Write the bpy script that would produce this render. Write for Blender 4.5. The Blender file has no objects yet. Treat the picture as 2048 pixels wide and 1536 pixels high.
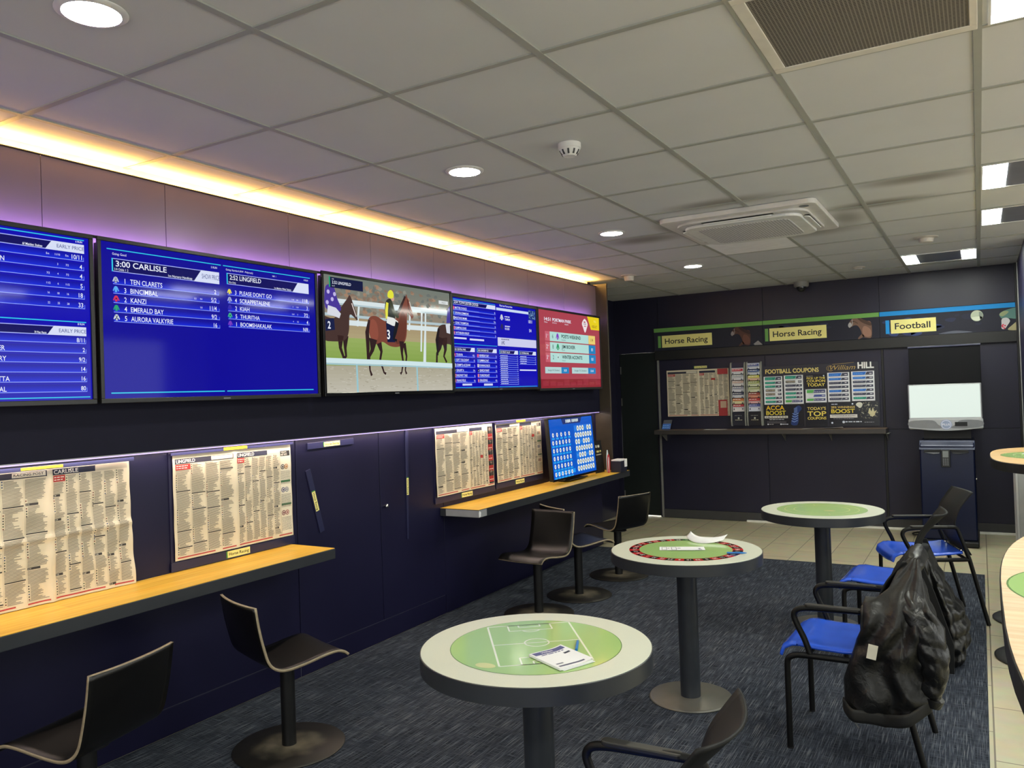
import bpy, math, random
from mathutils import Vector, Matrix
random.seed(7)
S = bpy.context.scene
COL = S.collection
PI = math.pi

# ------------------------------------------------------------------ camera, world, exposure
YAW, PITCH, ROLL = 0.53025708, 0.01189103, -0.03433315
CAM_Z = 1.51
cy_, sy_ = math.cos(YAW), math.sin(YAW)
cp_, sp_ = math.cos(PITCH), math.sin(PITCH)
fwd = Vector((-sy_ * cp_, cy_ * cp_, sp_))
rgt = Vector((cy_, sy_, 0))
upv = rgt.cross(fwd)
r2 = rgt * math.cos(ROLL) + upv * math.sin(ROLL)
u2 = upv * math.cos(ROLL) - rgt * math.sin(ROLL)
cam_d = bpy.data.cameras.new('camera')
cam_d.sensor_width = 36.0
cam_d.lens = 1594.3 / 2048 * 36.0
cam_d.clip_start = 0.05
cam = bpy.data.objects.new('camera', cam_d)
COL.objects.link(cam)
M = Matrix((r2, u2, -fwd)).transposed().to_4x4()
M.translation = Vector((0, 0, CAM_Z))
cam.matrix_world = M
S.camera = cam
S.view_settings.view_transform = 'Standard'
S.view_settings.look = 'None'
S.view_settings.exposure = 0.0
S.view_settings.gamma = 1.0
S.view_settings.use_curve_mapping = False
W = bpy.data.worlds.new('world')
S.world = W
W.use_nodes = True
W.node_tree.nodes['Background'].inputs[0].default_value = (0.98, 1.0, 0.95, 1)
W.node_tree.nodes['Background'].inputs[1].default_value = 2.3

PANEL_GLOW = 56.0      # square lamps of the ceiling luminaires
DOWN_GLOW = 165.0       # round downlights
COVE_POWER = 19.0       # warm strip above the screens
LED_POWER = 4.8        # lavender strip above the newspapers
BACK_POWER = 4.0       # violet strip behind the screens

H = 2.586              # ceiling
XW = -3.25             # left wall
YB = 8.97              # back wall


# ------------------------------------------------------------------ colours and materials
def lin(c):
    return tuple(((v / 255) / 12.92 if v / 255 <= 0.04045 else ((v / 255 + 0.055) / 1.055) ** 2.4) for v in c)


MATS = {}


def mat(name, rgb, rough=0.5, metal=0.0, spec=0.5, var=0.06, scale=14.0, coat=0.0, bump=0.0, bscale=60.0, rvar=0.0):
    if name in MATS:
        return MATS[name]
    m = bpy.data.materials.new(name)
    m.use_nodes = True
    nt = m.node_tree
    b = nt.nodes['Principled BSDF']
    c = lin(rgb)
    tc = nt.nodes.new('ShaderNodeTexCoord')
    nz = nt.nodes.new('ShaderNodeTexNoise')
    nz.inputs['Scale'].default_value = scale
    nz.inputs['Detail'].default_value = 4
    nt.links.new(tc.outputs['Object'], nz.inputs['Vector'])
    rp = nt.nodes.new('ShaderNodeValToRGB')
    rp.color_ramp.elements[0].position = 0.3
    rp.color_ramp.elements[1].position = 0.7
    rp.color_ramp.elements[0].color = tuple(v * (1 - var) for v in c) + (1,)
    rp.color_ramp.elements[1].color = tuple(min(1, v * (1 + var)) for v in c) + (1,)
    nt.links.new(nz.outputs['Fac'], rp.inputs['Fac'])
    nt.links.new(rp.outputs['Color'], b.inputs['Base Color'])
    b.inputs['Roughness'].default_value = rough
    b.inputs['Metallic'].default_value = metal
    b.inputs['Specular IOR Level'].default_value = spec
    b.inputs['Coat Weight'].default_value = coat
    b.inputs['Coat Roughness'].default_value = 0.05
    if rvar:
        mr = nt.nodes.new('ShaderNodeMapRange')
        mr.inputs['To Min'].default_value = max(0.02, rough - rvar)
        mr.inputs['To Max'].default_value = rough + rvar
        nt.links.new(nz.outputs['Fac'], mr.inputs['Value'])
        nt.links.new(mr.outputs['Result'], b.inputs['Roughness'])
    if bump:
        n2 = nt.nodes.new('ShaderNodeTexNoise')
        n2.inputs['Scale'].default_value = bscale
        n2.inputs['Detail'].default_value = 5
        nt.links.new(tc.outputs['Object'], n2.inputs['Vector'])
        bp = nt.nodes.new('ShaderNodeBump')
        bp.inputs['Strength'].default_value = bump
        bp.inputs['Distance'].default_value = 0.01
        nt.links.new(n2.outputs['Fac'], bp.inputs['Height'])
        nt.links.new(bp.outputs['Normal'], b.inputs['Normal'])
    MATS[name] = m
    return m


def glow(name, rgb, strength):
    if name in MATS:
        return MATS[name]
    m = bpy.data.materials.new(name)
    m.use_nodes = True
    nt = m.node_tree
    b = nt.nodes['Principled BSDF']
    b.inputs['Base Color'].default_value = (0.8, 0.8, 0.8, 1)
    b.inputs['Emission Color'].default_value = lin(rgb) + (1,)
    b.inputs['Emission Strength'].default_value = strength
    MATS[name] = m
    return m


def ink(name, rough, emit=0.0, coat=0.0, spec=0.5):
    m = bpy.data.materials.new(name)
    m.use_nodes = True
    nt = m.node_tree
    b = nt.nodes['Principled BSDF']
    at = nt.nodes.new('ShaderNodeAttribute')
    at.attribute_name = 'Col'
    b.inputs['Roughness'].default_value = rough
    b.inputs['Coat Weight'].default_value = coat
    b.inputs['Coat Roughness'].default_value = 0.03
    b.inputs['Specular IOR Level'].default_value = spec
    if emit:
        b.inputs['Base Color'].default_value = (0.004, 0.004, 0.005, 1)
        nt.links.new(at.outputs['Color'], b.inputs['Emission Color'])
        b.inputs['Emission Strength'].default_value = emit
    else:
        nt.links.new(at.outputs['Color'], b.inputs['Base Color'])
    MATS[name] = m
    return m


INK = ink('printed_paper', 0.65)
INKG = ink('printed_gloss', 0.22)
INKT = ink('printed_tabletop', 0.10, spec=0.35)
SCREEN = ink('lit_display', 0.07, emit=1.0, spec=0.17)

NAVY = mat('navy_laminate', (34, 32, 62), 0.34, var=0.10, scale=3.0, rvar=0.08)
NAVY2 = mat('navy_wall_panel', (20, 19, 50), 0.42, spec=.35, var=0.10, scale=3.0, rvar=0.08)
BACKNAVY = mat('dark_navy_panel', (27, 26, 49), 0.44, var=0.10, scale=2.5, rvar=0.08)
MAUVE = mat('upper_panel_laminate', (116, 101, 112), 0.36, var=0.08, scale=2.0, rvar=0.06)
BLACK = mat('matt_black', (20, 20, 22), 0.5)
GAP = mat('panel_gap_black', (5, 5, 7), 0.8)
BLACKG = mat('gloss_black', (10, 10, 12), 0.18)
BANDM = mat('fascia_band_black', (26, 27, 29), 0.45)
DGREY = mat('dark_grey_edge', (46, 49, 54), 0.38, var=0.05)
SKIRT = mat('dark_grey_skirting', (62, 62, 64), 0.5)
ALU = mat('brushed_aluminium', (175, 175, 172), 0.35, metal=0.9)
CHROME = mat('polished_chrome', (215, 215, 215), 0.12, metal=1.0)
WHITE = mat('white_plastic', (226, 226, 224), 0.4)
CEILW = mat('ceiling_grid_metal', (166, 168, 161), 0.5, var=0.03)
TABLEW = mat('white_laminate_top', (212, 216, 200), 0.35, var=0.03, scale=300)
POLE = mat('charcoal_powder_coat', (44, 48, 55), 0.38, var=0.08, bump=0.04, bscale=400)
BASEM = mat('grey_metal_base', (104, 103, 98), 0.36, metal=0.35, var=0.12, scale=8, bump=0.03, bscale=500)
STOOLB = mat('black_stained_plywood', (11, 10, 9), 0.32, var=0.2, scale=30)
PLYE = mat('pale_plywood_edge', (150, 136, 112), 0.5, var=0.15, scale=60)
STOOLM = mat('black_stool_metal', (17, 17, 18), 0.42)
BLUES = mat('blue_seat_plastic', (44, 92, 222), 0.24, var=0.04, coat=0.25)
FRAMEM = mat('black_chair_tube', (8, 8, 9), 0.48, spec=0.3)
BACKP = mat('black_chair_back', (20, 21, 23), 0.55, spec=0.3, bump=0.02, bscale=500)
PADM = mat('worn_black_armrest', (38, 37, 35), 0.42, var=0.12)
PAPERW = mat('white_paper', (238, 238, 240), 0.7)
LABELY = (246, 236, 150)


def node_mat(name):
    m = bpy.data.materials.new(name)
    m.use_nodes = True
    MATS[name] = m
    nt = m.node_tree
    return m, nt, nt.nodes['Principled BSDF']


def wood(name, c0, c1, c2, rough=0.4, along='Y', block=1.2):
    m, nt, b = node_mat(name)
    tc = nt.nodes.new('ShaderNodeTexCoord')
    mp = nt.nodes.new('ShaderNodeMapping')
    s = (34, 2.2, 34) if along == 'Y' else (2.2, 34, 34)
    mp.inputs['Scale'].default_value = s
    nt.links.new(tc.outputs['Object'], mp.inputs['Vector'])
    nz = nt.nodes.new('ShaderNodeTexNoise')
    nz.inputs['Scale'].default_value = 1.6
    nz.inputs['Detail'].default_value = 7
    nz.inputs['Distortion'].default_value = 0.4
    nt.links.new(mp.outputs['Vector'], nz.inputs['Vector'])
    rp = nt.nodes.new('ShaderNodeValToRGB')
    rp.color_ramp.elements[0].position = 0.3
    rp.color_ramp.elements[1].position = 0.72
    rp.color_ramp.elements[0].color = lin(c0) + (1,)
    rp.color_ramp.elements[1].color = lin(c2) + (1,)
    e = rp.color_ramp.elements.new(0.5)
    e.color = lin(c1) + (1,)
    nt.links.new(nz.outputs['Fac'], rp.inputs['Fac'])
    # stave blocks
    mb = nt.nodes.new('ShaderNodeMapping')
    if along == 'Y':
        mb.inputs['Rotation'].default_value = (0, 0, PI / 2)
    nt.links.new(tc.outputs['Object'], mb.inputs['Vector'])
    br = nt.nodes.new('ShaderNodeTexBrick')
    br.inputs['Scale'].default_value = 1.0
    br.inputs['Brick Width'].default_value = block
    br.inputs['Row Height'].default_value = 0.085
    br.inputs['Mortar Size'].default_value = 0.0
    br.inputs['Color1'].default_value = (0.86, 0.86, 0.86, 1)
    br.inputs['Color2'].default_value = (1, 1, 1, 1)
    br.inputs['Mortar'].default_value = (0.9, 0.9, 0.9, 1)
    nt.links.new(mb.outputs['Vector'], br.inputs['Vector'])
    mx = nt.nodes.new('ShaderNodeMixRGB')
    mx.blend_type = 'MULTIPLY'
    mx.inputs['Fac'].default_value = 1
    nt.links.new(rp.outputs['Color'], mx.inputs['Color1'])
    nt.links.new(br.outputs['Color'], mx.inputs['Color2'])
    nt.links.new(mx.outputs['Color'], b.inputs['Base Color'])
    b.inputs['Roughness'].default_value = rough
    return m


OAK = wood('honey_oak_worktop', (196, 142, 62), (220, 166, 80), (232, 184, 100))
PALEOAK = wood('pale_oak_tabletop', (186, 146, 88), (202, 164, 106), (214, 180, 124), along='X')


def tile_floor():
    m, nt, b = node_mat('beige_floor_tile')
    tc = nt.nodes.new('ShaderNodeTexCoord')
    mp = nt.nodes.new('ShaderNodeMapping')
    mp.inputs['Rotation'].default_value = (0, 0, PI / 2)
    mp.inputs['Location'].default_value = (0.41, 0.0, 0)
    nt.links.new(tc.outputs['Object'], mp.inputs['Vector'])
    br = nt.nodes.new('ShaderNodeTexBrick')
    br.inputs['Scale'].default_value = 1.0
    br.inputs['Brick Width'].default_value = 0.592
    br.inputs['Row Height'].default_value = 0.2955
    br.inputs['Mortar Size'].default_value = 0.0035
    br.inputs['Mortar Smooth'].default_value = 0.1
    br.inputs['Color1'].default_value = lin((192, 184, 154)) + (1,)
    br.inputs['Color2'].default_value = lin((184, 176, 147)) + (1,)
    br.inputs['Mortar'].default_value = lin((112, 102, 86)) + (1,)
    nt.links.new(mp.outputs['Vector'], br.inputs['Vector'])
    nz = nt.nodes.new('ShaderNodeTexNoise')
    nz.inputs['Scale'].default_value = 9
    nz.inputs['Detail'].default_value = 6
    nt.links.new(tc.outputs['Object'], nz.inputs['Vector'])
    mx = nt.nodes.new('ShaderNodeMixRGB')
    mx.blend_type = 'OVERLAY'
    mx.inputs['Fac'].default_value = 0.22
    nt.links.new(br.outputs['Color'], mx.inputs['Color1'])
    nt.links.new(nz.outputs['Color'], mx.inputs['Color2'])
    nt.links.new(mx.outputs['Color'], b.inputs['Base Color'])
    b.inputs['Roughness'].default_value = 0.38
    return m


def carpet_mat():
    m, nt, b = node_mat('tweed_carpet')
    tc = nt.nodes.new('ShaderNodeTexCoord')

    def streak(sx, sy, seed):
        mp = nt.nodes.new('ShaderNodeMapping')
        mp.inputs['Scale'].default_value = (sx, sy, 1)
        mp.inputs['Location'].default_value = (seed, seed * 2, 0)
        nt.links.new(tc.outputs['Object'], mp.inputs['Vector'])
        n = nt.nodes.new('ShaderNodeTexNoise')
        n.inputs['Scale'].default_value = 1
        n.inputs['Detail'].default_value = 3
        nt.links.new(mp.outputs['Vector'], n.inputs['Vector'])
        return n.outputs['Fac']
    a = streak(280, 7, 1.3)
    c = streak(13, 240, 5.1)
    big = streak(1.6, 1.1, 2.2)
    mx = nt.nodes.new('ShaderNodeMath')
    mx.operation = 'MAXIMUM'
    wk = nt.nodes.new('ShaderNodeMath')
    wk.operation = 'MULTIPLY'
    wk.inputs[1].default_value = 0.91
    nt.links.new(c, wk.inputs[0])
    nt.links.new(a, mx.inputs[0])
    nt.links.new(wk.outputs[0], mx.inputs[1])
    ad = nt.nodes.new('ShaderNodeMath')
    ad.operation = 'MULTIPLY_ADD'
    ad.inputs[1].default_value = 0.16
    nt.links.new(big, ad.inputs[0])
    nt.links.new(mx.outputs[0], ad.inputs[2])
    rp = nt.nodes.new('ShaderNodeValToRGB')
    els = rp.color_ramp.elements
    els[0].position = 0.51
    els[0].color = lin((30, 34, 42)) + (1,)
    els[1].position = 0.85
    els[1].color = lin((124, 127, 131)) + (1,)
    e = els.new(0.65)
    e.color = lin((64, 70, 82)) + (1,)
    nt.links.new(ad.outputs[0], rp.inputs['Fac'])
    nt.links.new(rp.outputs['Color'], b.inputs['Base Color'])
    b.inputs['Roughness'].default_value = 0.95
    b.inputs['Specular IOR Level'].default_value = 0.1
    bp = nt.nodes.new('ShaderNodeBump')
    bp.inputs['Strength'].default_value = 0.25
    bp.inputs['Distance'].default_value = 0.004
    nt.links.new(mx.outputs[0], bp.inputs['Height'])
    nt.links.new(bp.outputs['Normal'], b.inputs['Normal'])
    return m


def ceiling_mat():
    # off-white mineral tile with soot smudges blown out from the air conditioner
    m, nt, b = node_mat('mineral_ceiling_tile')
    tc = nt.nodes.new('ShaderNodeTexCoord')
    nz = nt.nodes.new('ShaderNodeTexNoise')
    nz.inputs['Scale'].default_value = 3
    nz.inputs['Detail'].default_value = 8
    nt.links.new(tc.outputs['Object'], nz.inputs['Vector'])
    rp = nt.nodes.new('ShaderNodeValToRGB')
    rp.color_ramp.elements[0].color = lin((205, 207, 208)) + (1,)
    rp.color_ramp.elements[1].color = lin((216, 218, 219)) + (1,)
    nt.links.new(nz.outputs['Fac'], rp.inputs['Fac'])
    cur = rp.outputs['Color']
    for (cx, cy, rx, ry, k) in ((-2.05, 5.45, 0.40, 0.22, .75), (-0.50, 5.30, 0.46, 0.16, .8), (-1.28, 4.66, 0.50, 0.16, .7), (-1.75, 5.2, 0.14, 0.3, .7), (-0.72, 5.62, 0.16, 0.34, .6),
                                (-1.0, 5.98, 0.5, 0.26, .6), (-0.25, 4.78, 0.42, 0.16, .7), (-1.25, 5.0, .3, .2, .6)):
        mp = nt.nodes.new('ShaderNodeMapping')
        mp.inputs['Scale'].default_value = (1 / rx, 1 / ry, 0)
        mp.inputs['Location'].default_value = (-cx / rx, -cy / ry, 0)
        nt.links.new(tc.outputs['Object'], mp.inputs['Vector'])
        ln = nt.nodes.new('ShaderNodeVectorMath')
        ln.operation = 'LENGTH'
        nt.links.new(mp.outputs['Vector'], ln.inputs[0])
        mr = nt.nodes.new('ShaderNodeMapRange')
        mr.interpolation_type = 'SMOOTHSTEP'
        mr.inputs['From Min'].default_value = 1.0
        mr.inputs['From Max'].default_value = 0.1
        mr.inputs['To Min'].default_value = 0.0
        mr.inputs['To Max'].default_value = k
        nt.links.new(ln.outputs['Value'], mr.inputs['Value'])
        mx = nt.nodes.new('ShaderNodeMixRGB')
        mx.inputs['Color2'].default_value = lin((112, 104, 92)) + (1,)
        nt.links.new(mr.outputs['Result'], mx.inputs['Fac'])
        nt.links.new(cur, mx.inputs['Color1'])
        cur = mx.outputs['Color']
    nt.links.new(cur, b.inputs['Base Color'])
    b.inputs['Roughness'].default_value = 0.9
    n2 = nt.nodes.new('ShaderNodeTexNoise')
    n2.inputs['Scale'].default_value = 260
    nt.links.new(tc.outputs['Object'], n2.inputs['Vector'])
    bp = nt.nodes.new('ShaderNodeBump')
    bp.inputs['Strength'].default_value = 0.12
    bp.inputs['Distance'].default_value = 0.002
    nt.links.new(n2.outputs['Fac'], bp.inputs['Height'])
    nt.links.new(bp.outputs['Normal'], b.inputs['Normal'])
    return m


def dusty(name, base, dust, r0, r1):
    # metal disc worn pale around the pole
    m, nt, b = node_mat(name)
    tc = nt.nodes.new('ShaderNodeTexCoord')
    ln = nt.nodes.new('ShaderNodeVectorMath')
    ln.operation = 'LENGTH'
    nt.links.new(tc.outputs['Object'], ln.inputs[0])
    nz = nt.nodes.new('ShaderNodeTexNoise')
    nz.inputs['Scale'].default_value = 13
    nz.inputs['Detail'].default_value = 6
    nt.links.new(tc.outputs['Object'], nz.inputs['Vector'])
    mr = nt.nodes.new('ShaderNodeMapRange')
    mr.inputs['From Min'].default_value = r1
    mr.inputs['From Max'].default_value = r0
    nt.links.new(ln.outputs['Value'], mr.inputs['Value'])
    mu = nt.nodes.new('ShaderNodeMath')
    mu.operation = 'MULTIPLY'
    nt.links.new(mr.outputs['Result'], mu.inputs[0])
    nt.links.new(nz.outputs['Fac'], mu.inputs[1])
    rp = nt.nodes.new('ShaderNodeValToRGB')
    rp.color_ramp.elements[0].position = 0.15
    rp.color_ramp.elements[0].color = lin(base) + (1,)
    rp.color_ramp.elements[1].position = 0.5
    rp.color_ramp.elements[1].color = lin(dust) + (1,)
    nt.links.new(mu.outputs[0], rp.inputs['Fac'])
    nt.links.new(rp.outputs['Color'], b.inputs['Base Color'])
    b.inputs['Roughness'].default_value = 0.45
    return m


TILE = tile_floor()
CARPET = carpet_mat()
CEIL = ceiling_mat()
STOOLD = dusty('worn_black_base', (30, 28, 25), (116, 108, 92), 0.03, 0.22)


def mesh_mat():
    m, nt, b = node_mat('egg_crate_grille')
    tc = nt.nodes.new('ShaderNodeTexCoord')
    ch = nt.nodes.new('ShaderNodeTexBrick')
    ch.offset = 0
    ch.inputs['Scale'].default_value = 1
    ch.inputs['Brick Width'].default_value = 0.0105
    ch.inputs['Row Height'].default_value = 0.0105
    ch.inputs['Mortar Size'].default_value = 0.0022
    ch.inputs['Mortar Smooth'].default_value = 0.3
    ch.inputs['Color1'].default_value = lin((58, 54, 50)) + (1,)
    ch.inputs['Color2'].default_value = lin((74, 70, 65)) + (1,)
    ch.inputs['Mortar'].default_value = lin((138, 132, 124)) + (1,)
    nt.links.new(tc.outputs['Object'], ch.inputs['Vector'])
    nt.links.new(ch.outputs['Color'], b.inputs['Base Color'])
    b.inputs['Roughness'].default_value = 0.6
    return m


GRILLE = mesh_mat()


def perf_mat():
    m, nt, b = node_mat('perforated_white_grille')
    tc = nt.nodes.new('ShaderNodeTexCoord')
    v = nt.nodes.new('ShaderNodeTexVoronoi')
    v.inputs['Scale'].default_value = 55
    v.inputs['Randomness'].default_value = 0.12
    nt.links.new(tc.outputs['Object'], v.inputs['Vector'])
    rp = nt.nodes.new('ShaderNodeValToRGB')
    rp.color_ramp.elements[0].position = 0.34
    rp.color_ramp.elements[0].color = lin((150, 148, 152)) + (1,)
    rp.color_ramp.elements[1].position = 0.42
    rp.color_ramp.elements[1].color = lin((222, 220, 222)) + (1,)
    nt.links.new(v.outputs['Distance'], rp.inputs['Fac'])
    nt.links.new(rp.outputs['Color'], b.inputs['Base Color'])
    b.inputs['Roughness'].default_value = 0.5
    return m


PERF = perf_mat()


# ------------------------------------------------------------------ mesh builder
class MB:
    def __init__(s):
        s.v, s.f, s.m = [], [], []

    def add(s, vs, fs, mi=0):
        o = len(s.v)
        s.v += [tuple(p) for p in vs]
        for f in fs:
            s.f.append(tuple(i + o for i in f))
            s.m.append(mi)
        return s

    def box(s, x0, x1, y0, y1, z0, z1, mi=0, T=None):
        vs = [(x, y, z) for z in (z0, z1) for y in (y0, y1) for x in (x0, x1)]
        if T is not None:
            vs = [T @ Vector(p) for p in vs]
        return s.add(vs, [(0, 2, 3, 1), (4, 5, 7, 6), (0, 1, 5, 4), (2, 6, 7, 3), (0, 4, 6, 2), (1, 3, 7, 5)], mi)

    def prism(s, poly, a0, a1, plane='xy', mi=0):
        n = len(poly)

        def P(u, v, w):
            return {'xy': (u, v, w), 'xz': (u, w, v), 'yz': (w, u, v)}[plane]
        vs = [P(u, v, a0) for u, v in poly] + [P(u, v, a1) for u, v in poly]
        fs = [tuple(range(n))[::-1], tuple(range(n, 2 * n))] + [(i, (i + 1) % n, n + (i + 1) % n, n + i) for i in range(n)]
        return s.add(vs, fs, mi)

    def lathe(s, prof, n=48, c=(0, 0, 0), mi=0):
        vs = []
        for r, z in prof:
            for i in range(n):
                a = 2 * PI * i / n
                vs.append((c[0] + r * math.cos(a), c[1] + r * math.sin(a), c[2] + z))
        fs = []
        for k in range(len(prof) - 1):
            for i in range(n):
                j = (i + 1) % n
                fs.append((k * n + i, k * n + j, (k + 1) * n + j, (k + 1) * n + i))
        fs.append(tuple(range(n))[::-1])
        fs.append(tuple((len(prof) - 1) * n + i for i in range(n)))
        return s.add(vs, fs, mi)

    def tube(s, pts, r, n=10, mi=0, flat=None):
        pts = [Vector(p) for p in pts]
        k = len(pts)
        rs = r if isinstance(r, (list, tuple)) else [r] * k
        t0 = (pts[1] - pts[0]).normalized()
        ref = Vector((0, 0, 1)) if abs(t0.z) < 0.9 else Vector((1, 0, 0))
        nrm = t0.cross(ref).normalized()
        vs = []
        for i in range(k):
            t = (pts[min(i + 1, k - 1)] - pts[max(i - 1, 0)]).normalized()
            nrm = (nrm - t * nrm.dot(t)).normalized()
            bn = t.cross(nrm)
            for j in range(n):
                a = 2 * PI * j / n
                vs.append(pts[i] + (nrm * math.cos(a) + bn * math.sin(a)) * rs[i])
        fs = [(i * n + j, i * n + (j + 1) % n, (i + 1) * n + (j + 1) % n, (i + 1) * n + j) for i in range(k - 1) for j in range(n)]
        fs += [tuple(range(n))[::-1], tuple((k - 1) * n + j for j in range(n))]
        return s.add(vs, fs, mi)

    def grid(s, nu, nv, fn, mi=0, closed_u=False):
        vs = [fn(i / (nu if closed_u else nu - 1), j / (nv - 1)) for j in range(nv) for i in range(nu)]
        fs = []
        for j in range(nv - 1):
            for i in range(nu if closed_u else nu - 1):
                i2 = (i + 1) % nu
                fs.append((j * nu + i, j * nu + i2, (j + 1) * nu + i2, (j + 1) * nu + i))
        return s.add(vs, fs, mi)

    def build(s, name, mats, parent=None, loc=None, rot=None, smooth=None, bevel=0, solid=0, rim=False, off=0, sub=0):
        me = bpy.data.meshes.new(name)
        me.from_pydata(s.v, [], s.f)
        if not isinstance(mats, (list, tuple)):
            mats = [mats]
        for m in mats:
            me.materials.append(m)
        me.polygons.foreach_set('material_index', s.m)
        me.update()
        if smooth:
            me.polygons.foreach_set('use_smooth', [True] * len(s.f))
            me.set_sharp_from_angle(angle=math.radians(smooth))
        o = bpy.data.objects.new(name, me)
        COL.objects.link(o)
        if parent:
            o.parent = parent
        if loc:
            o.location = loc
        if rot:
            o.rotation_euler = rot
        if solid:
            md = o.modifiers.new('thickness', 'SOLIDIFY')
            md.thickness = solid
            md.offset = off
            if rim:
                md.material_offset_rim = 1
        if bevel:
            md = o.modifiers.new('edge', 'BEVEL')
            md.width = bevel
            md.segments = 2
            md.limit_method = 'ANGLE'
        if sub:
            md = o.modifiers.new('sub', 'SUBSURF')
            md.levels = sub
            md.render_levels = sub
        return o


def catmull(P, n=8):
    P = [Vector(p) for p in P]
    Q = [P[0] * 2 - P[1]] + P + [P[-1] * 2 - P[-2]]
    out = []
    for i in range(1, len(Q) - 2):
        for k in range(n):
            t = k / n
            a, b, c, d = Q[i - 1], Q[i], Q[i + 1], Q[i + 2]
            out.append(0.5 * ((2 * b) + (c - a) * t + (2 * a - 5 * b + 4 * c - d) * t * t + (3 * b - a - 3 * c + d) * t ** 3))
    out.append(P[-1])
    return out


def smooth2(P, n=6):
    # closed smooth outline through 2D points
    P = [Vector((p[0], p[1], 0)) for p in P]
    k = len(P)
    out = []
    for i in range(k):
        a, b, c, d = P[i - 1], P[i], P[(i + 1) % k], P[(i + 2) % k]
        for q in range(n):
            t = q / n
            r = 0.5 * ((2 * b) + (c - a) * t + (2 * a - 5 * b + 4 * c - d) * t * t + (3 * b - a - 3 * c + d) * t ** 3)
            out.append((r.x, r.y))
    return out


def rrect(x0, x1, y0, y1, r, n=6):
    pts = []
    for cx, cy, a0 in ((x1 - r, y1 - r, 0), (x0 + r, y1 - r, 90), (x0 + r, y0 + r, 180), (x1 - r, y0 + r, 270)):
        for k in range(n + 1):
            a = math.radians(a0 + 90 * k / n)
            pts.append((cx + r * math.cos(a), cy + r * math.sin(a)))
    return pts


# ------------------------------------------------------------------ tagging
def tag(o, label, cat, group=None, kind=None):
    o['label'] = label
    o['category'] = cat
    if group:
        o['group'] = group
    if kind:
        o['kind'] = kind
    return o


def thing(name, label, cat, loc=(0, 0, 0), rz=0.0, group=None):
    o = bpy.data.objects.new(name, None)
    o.empty_display_size = 0.05
    COL.objects.link(o)
    o.location = loc
    o.rotation_euler = (0, 0, rz)
    return tag(o, label, cat, group)


def struct(o):
    o['kind'] = 'structure'
    return o


def copy_tree(o, parent=None):
    c = o.copy()
    COL.objects.link(c)
    c.parent = parent
    for ch in list(o.children):
        copy_tree(ch, c)
    return c


LEFT = PI / 2      # things on the left wall: local x runs along +y, local -y faces the room


# ------------------------------------------------------------------ flat artwork (print, screens)
_fc = bpy.data.curves.new('lettering', 'FONT')
_fo = bpy.data.objects.new('lettering_source', _fc)
COL.objects.link(_fo)
_fc.resolution_u = 3
_tcache = {}


def text_geo(s, bold=0.0, shear=0.0):
    key = (s, bold, shear)
    if key not in _tcache:
        _fc.body = s
        _fc.size = 1.0
        _fc.offset = bold
        _fc.shear = shear
        bpy.context.view_layer.update()
        ev = _fo.evaluated_get(bpy.context.evaluated_depsgraph_get())
        me = ev.to_mesh()
        vs = [(v.co.x, v.co.y) for v in me.vertices]
        fs = [tuple(p.vertices) for p in me.polygons]
        ev.to_mesh_clear()
        x0 = min((v[0] for v in vs), default=0)
        x1 = max((v[0] for v in vs), default=0)
        _tcache[key] = (vs, fs, x0, x1)
    return _tcache[key]


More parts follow.
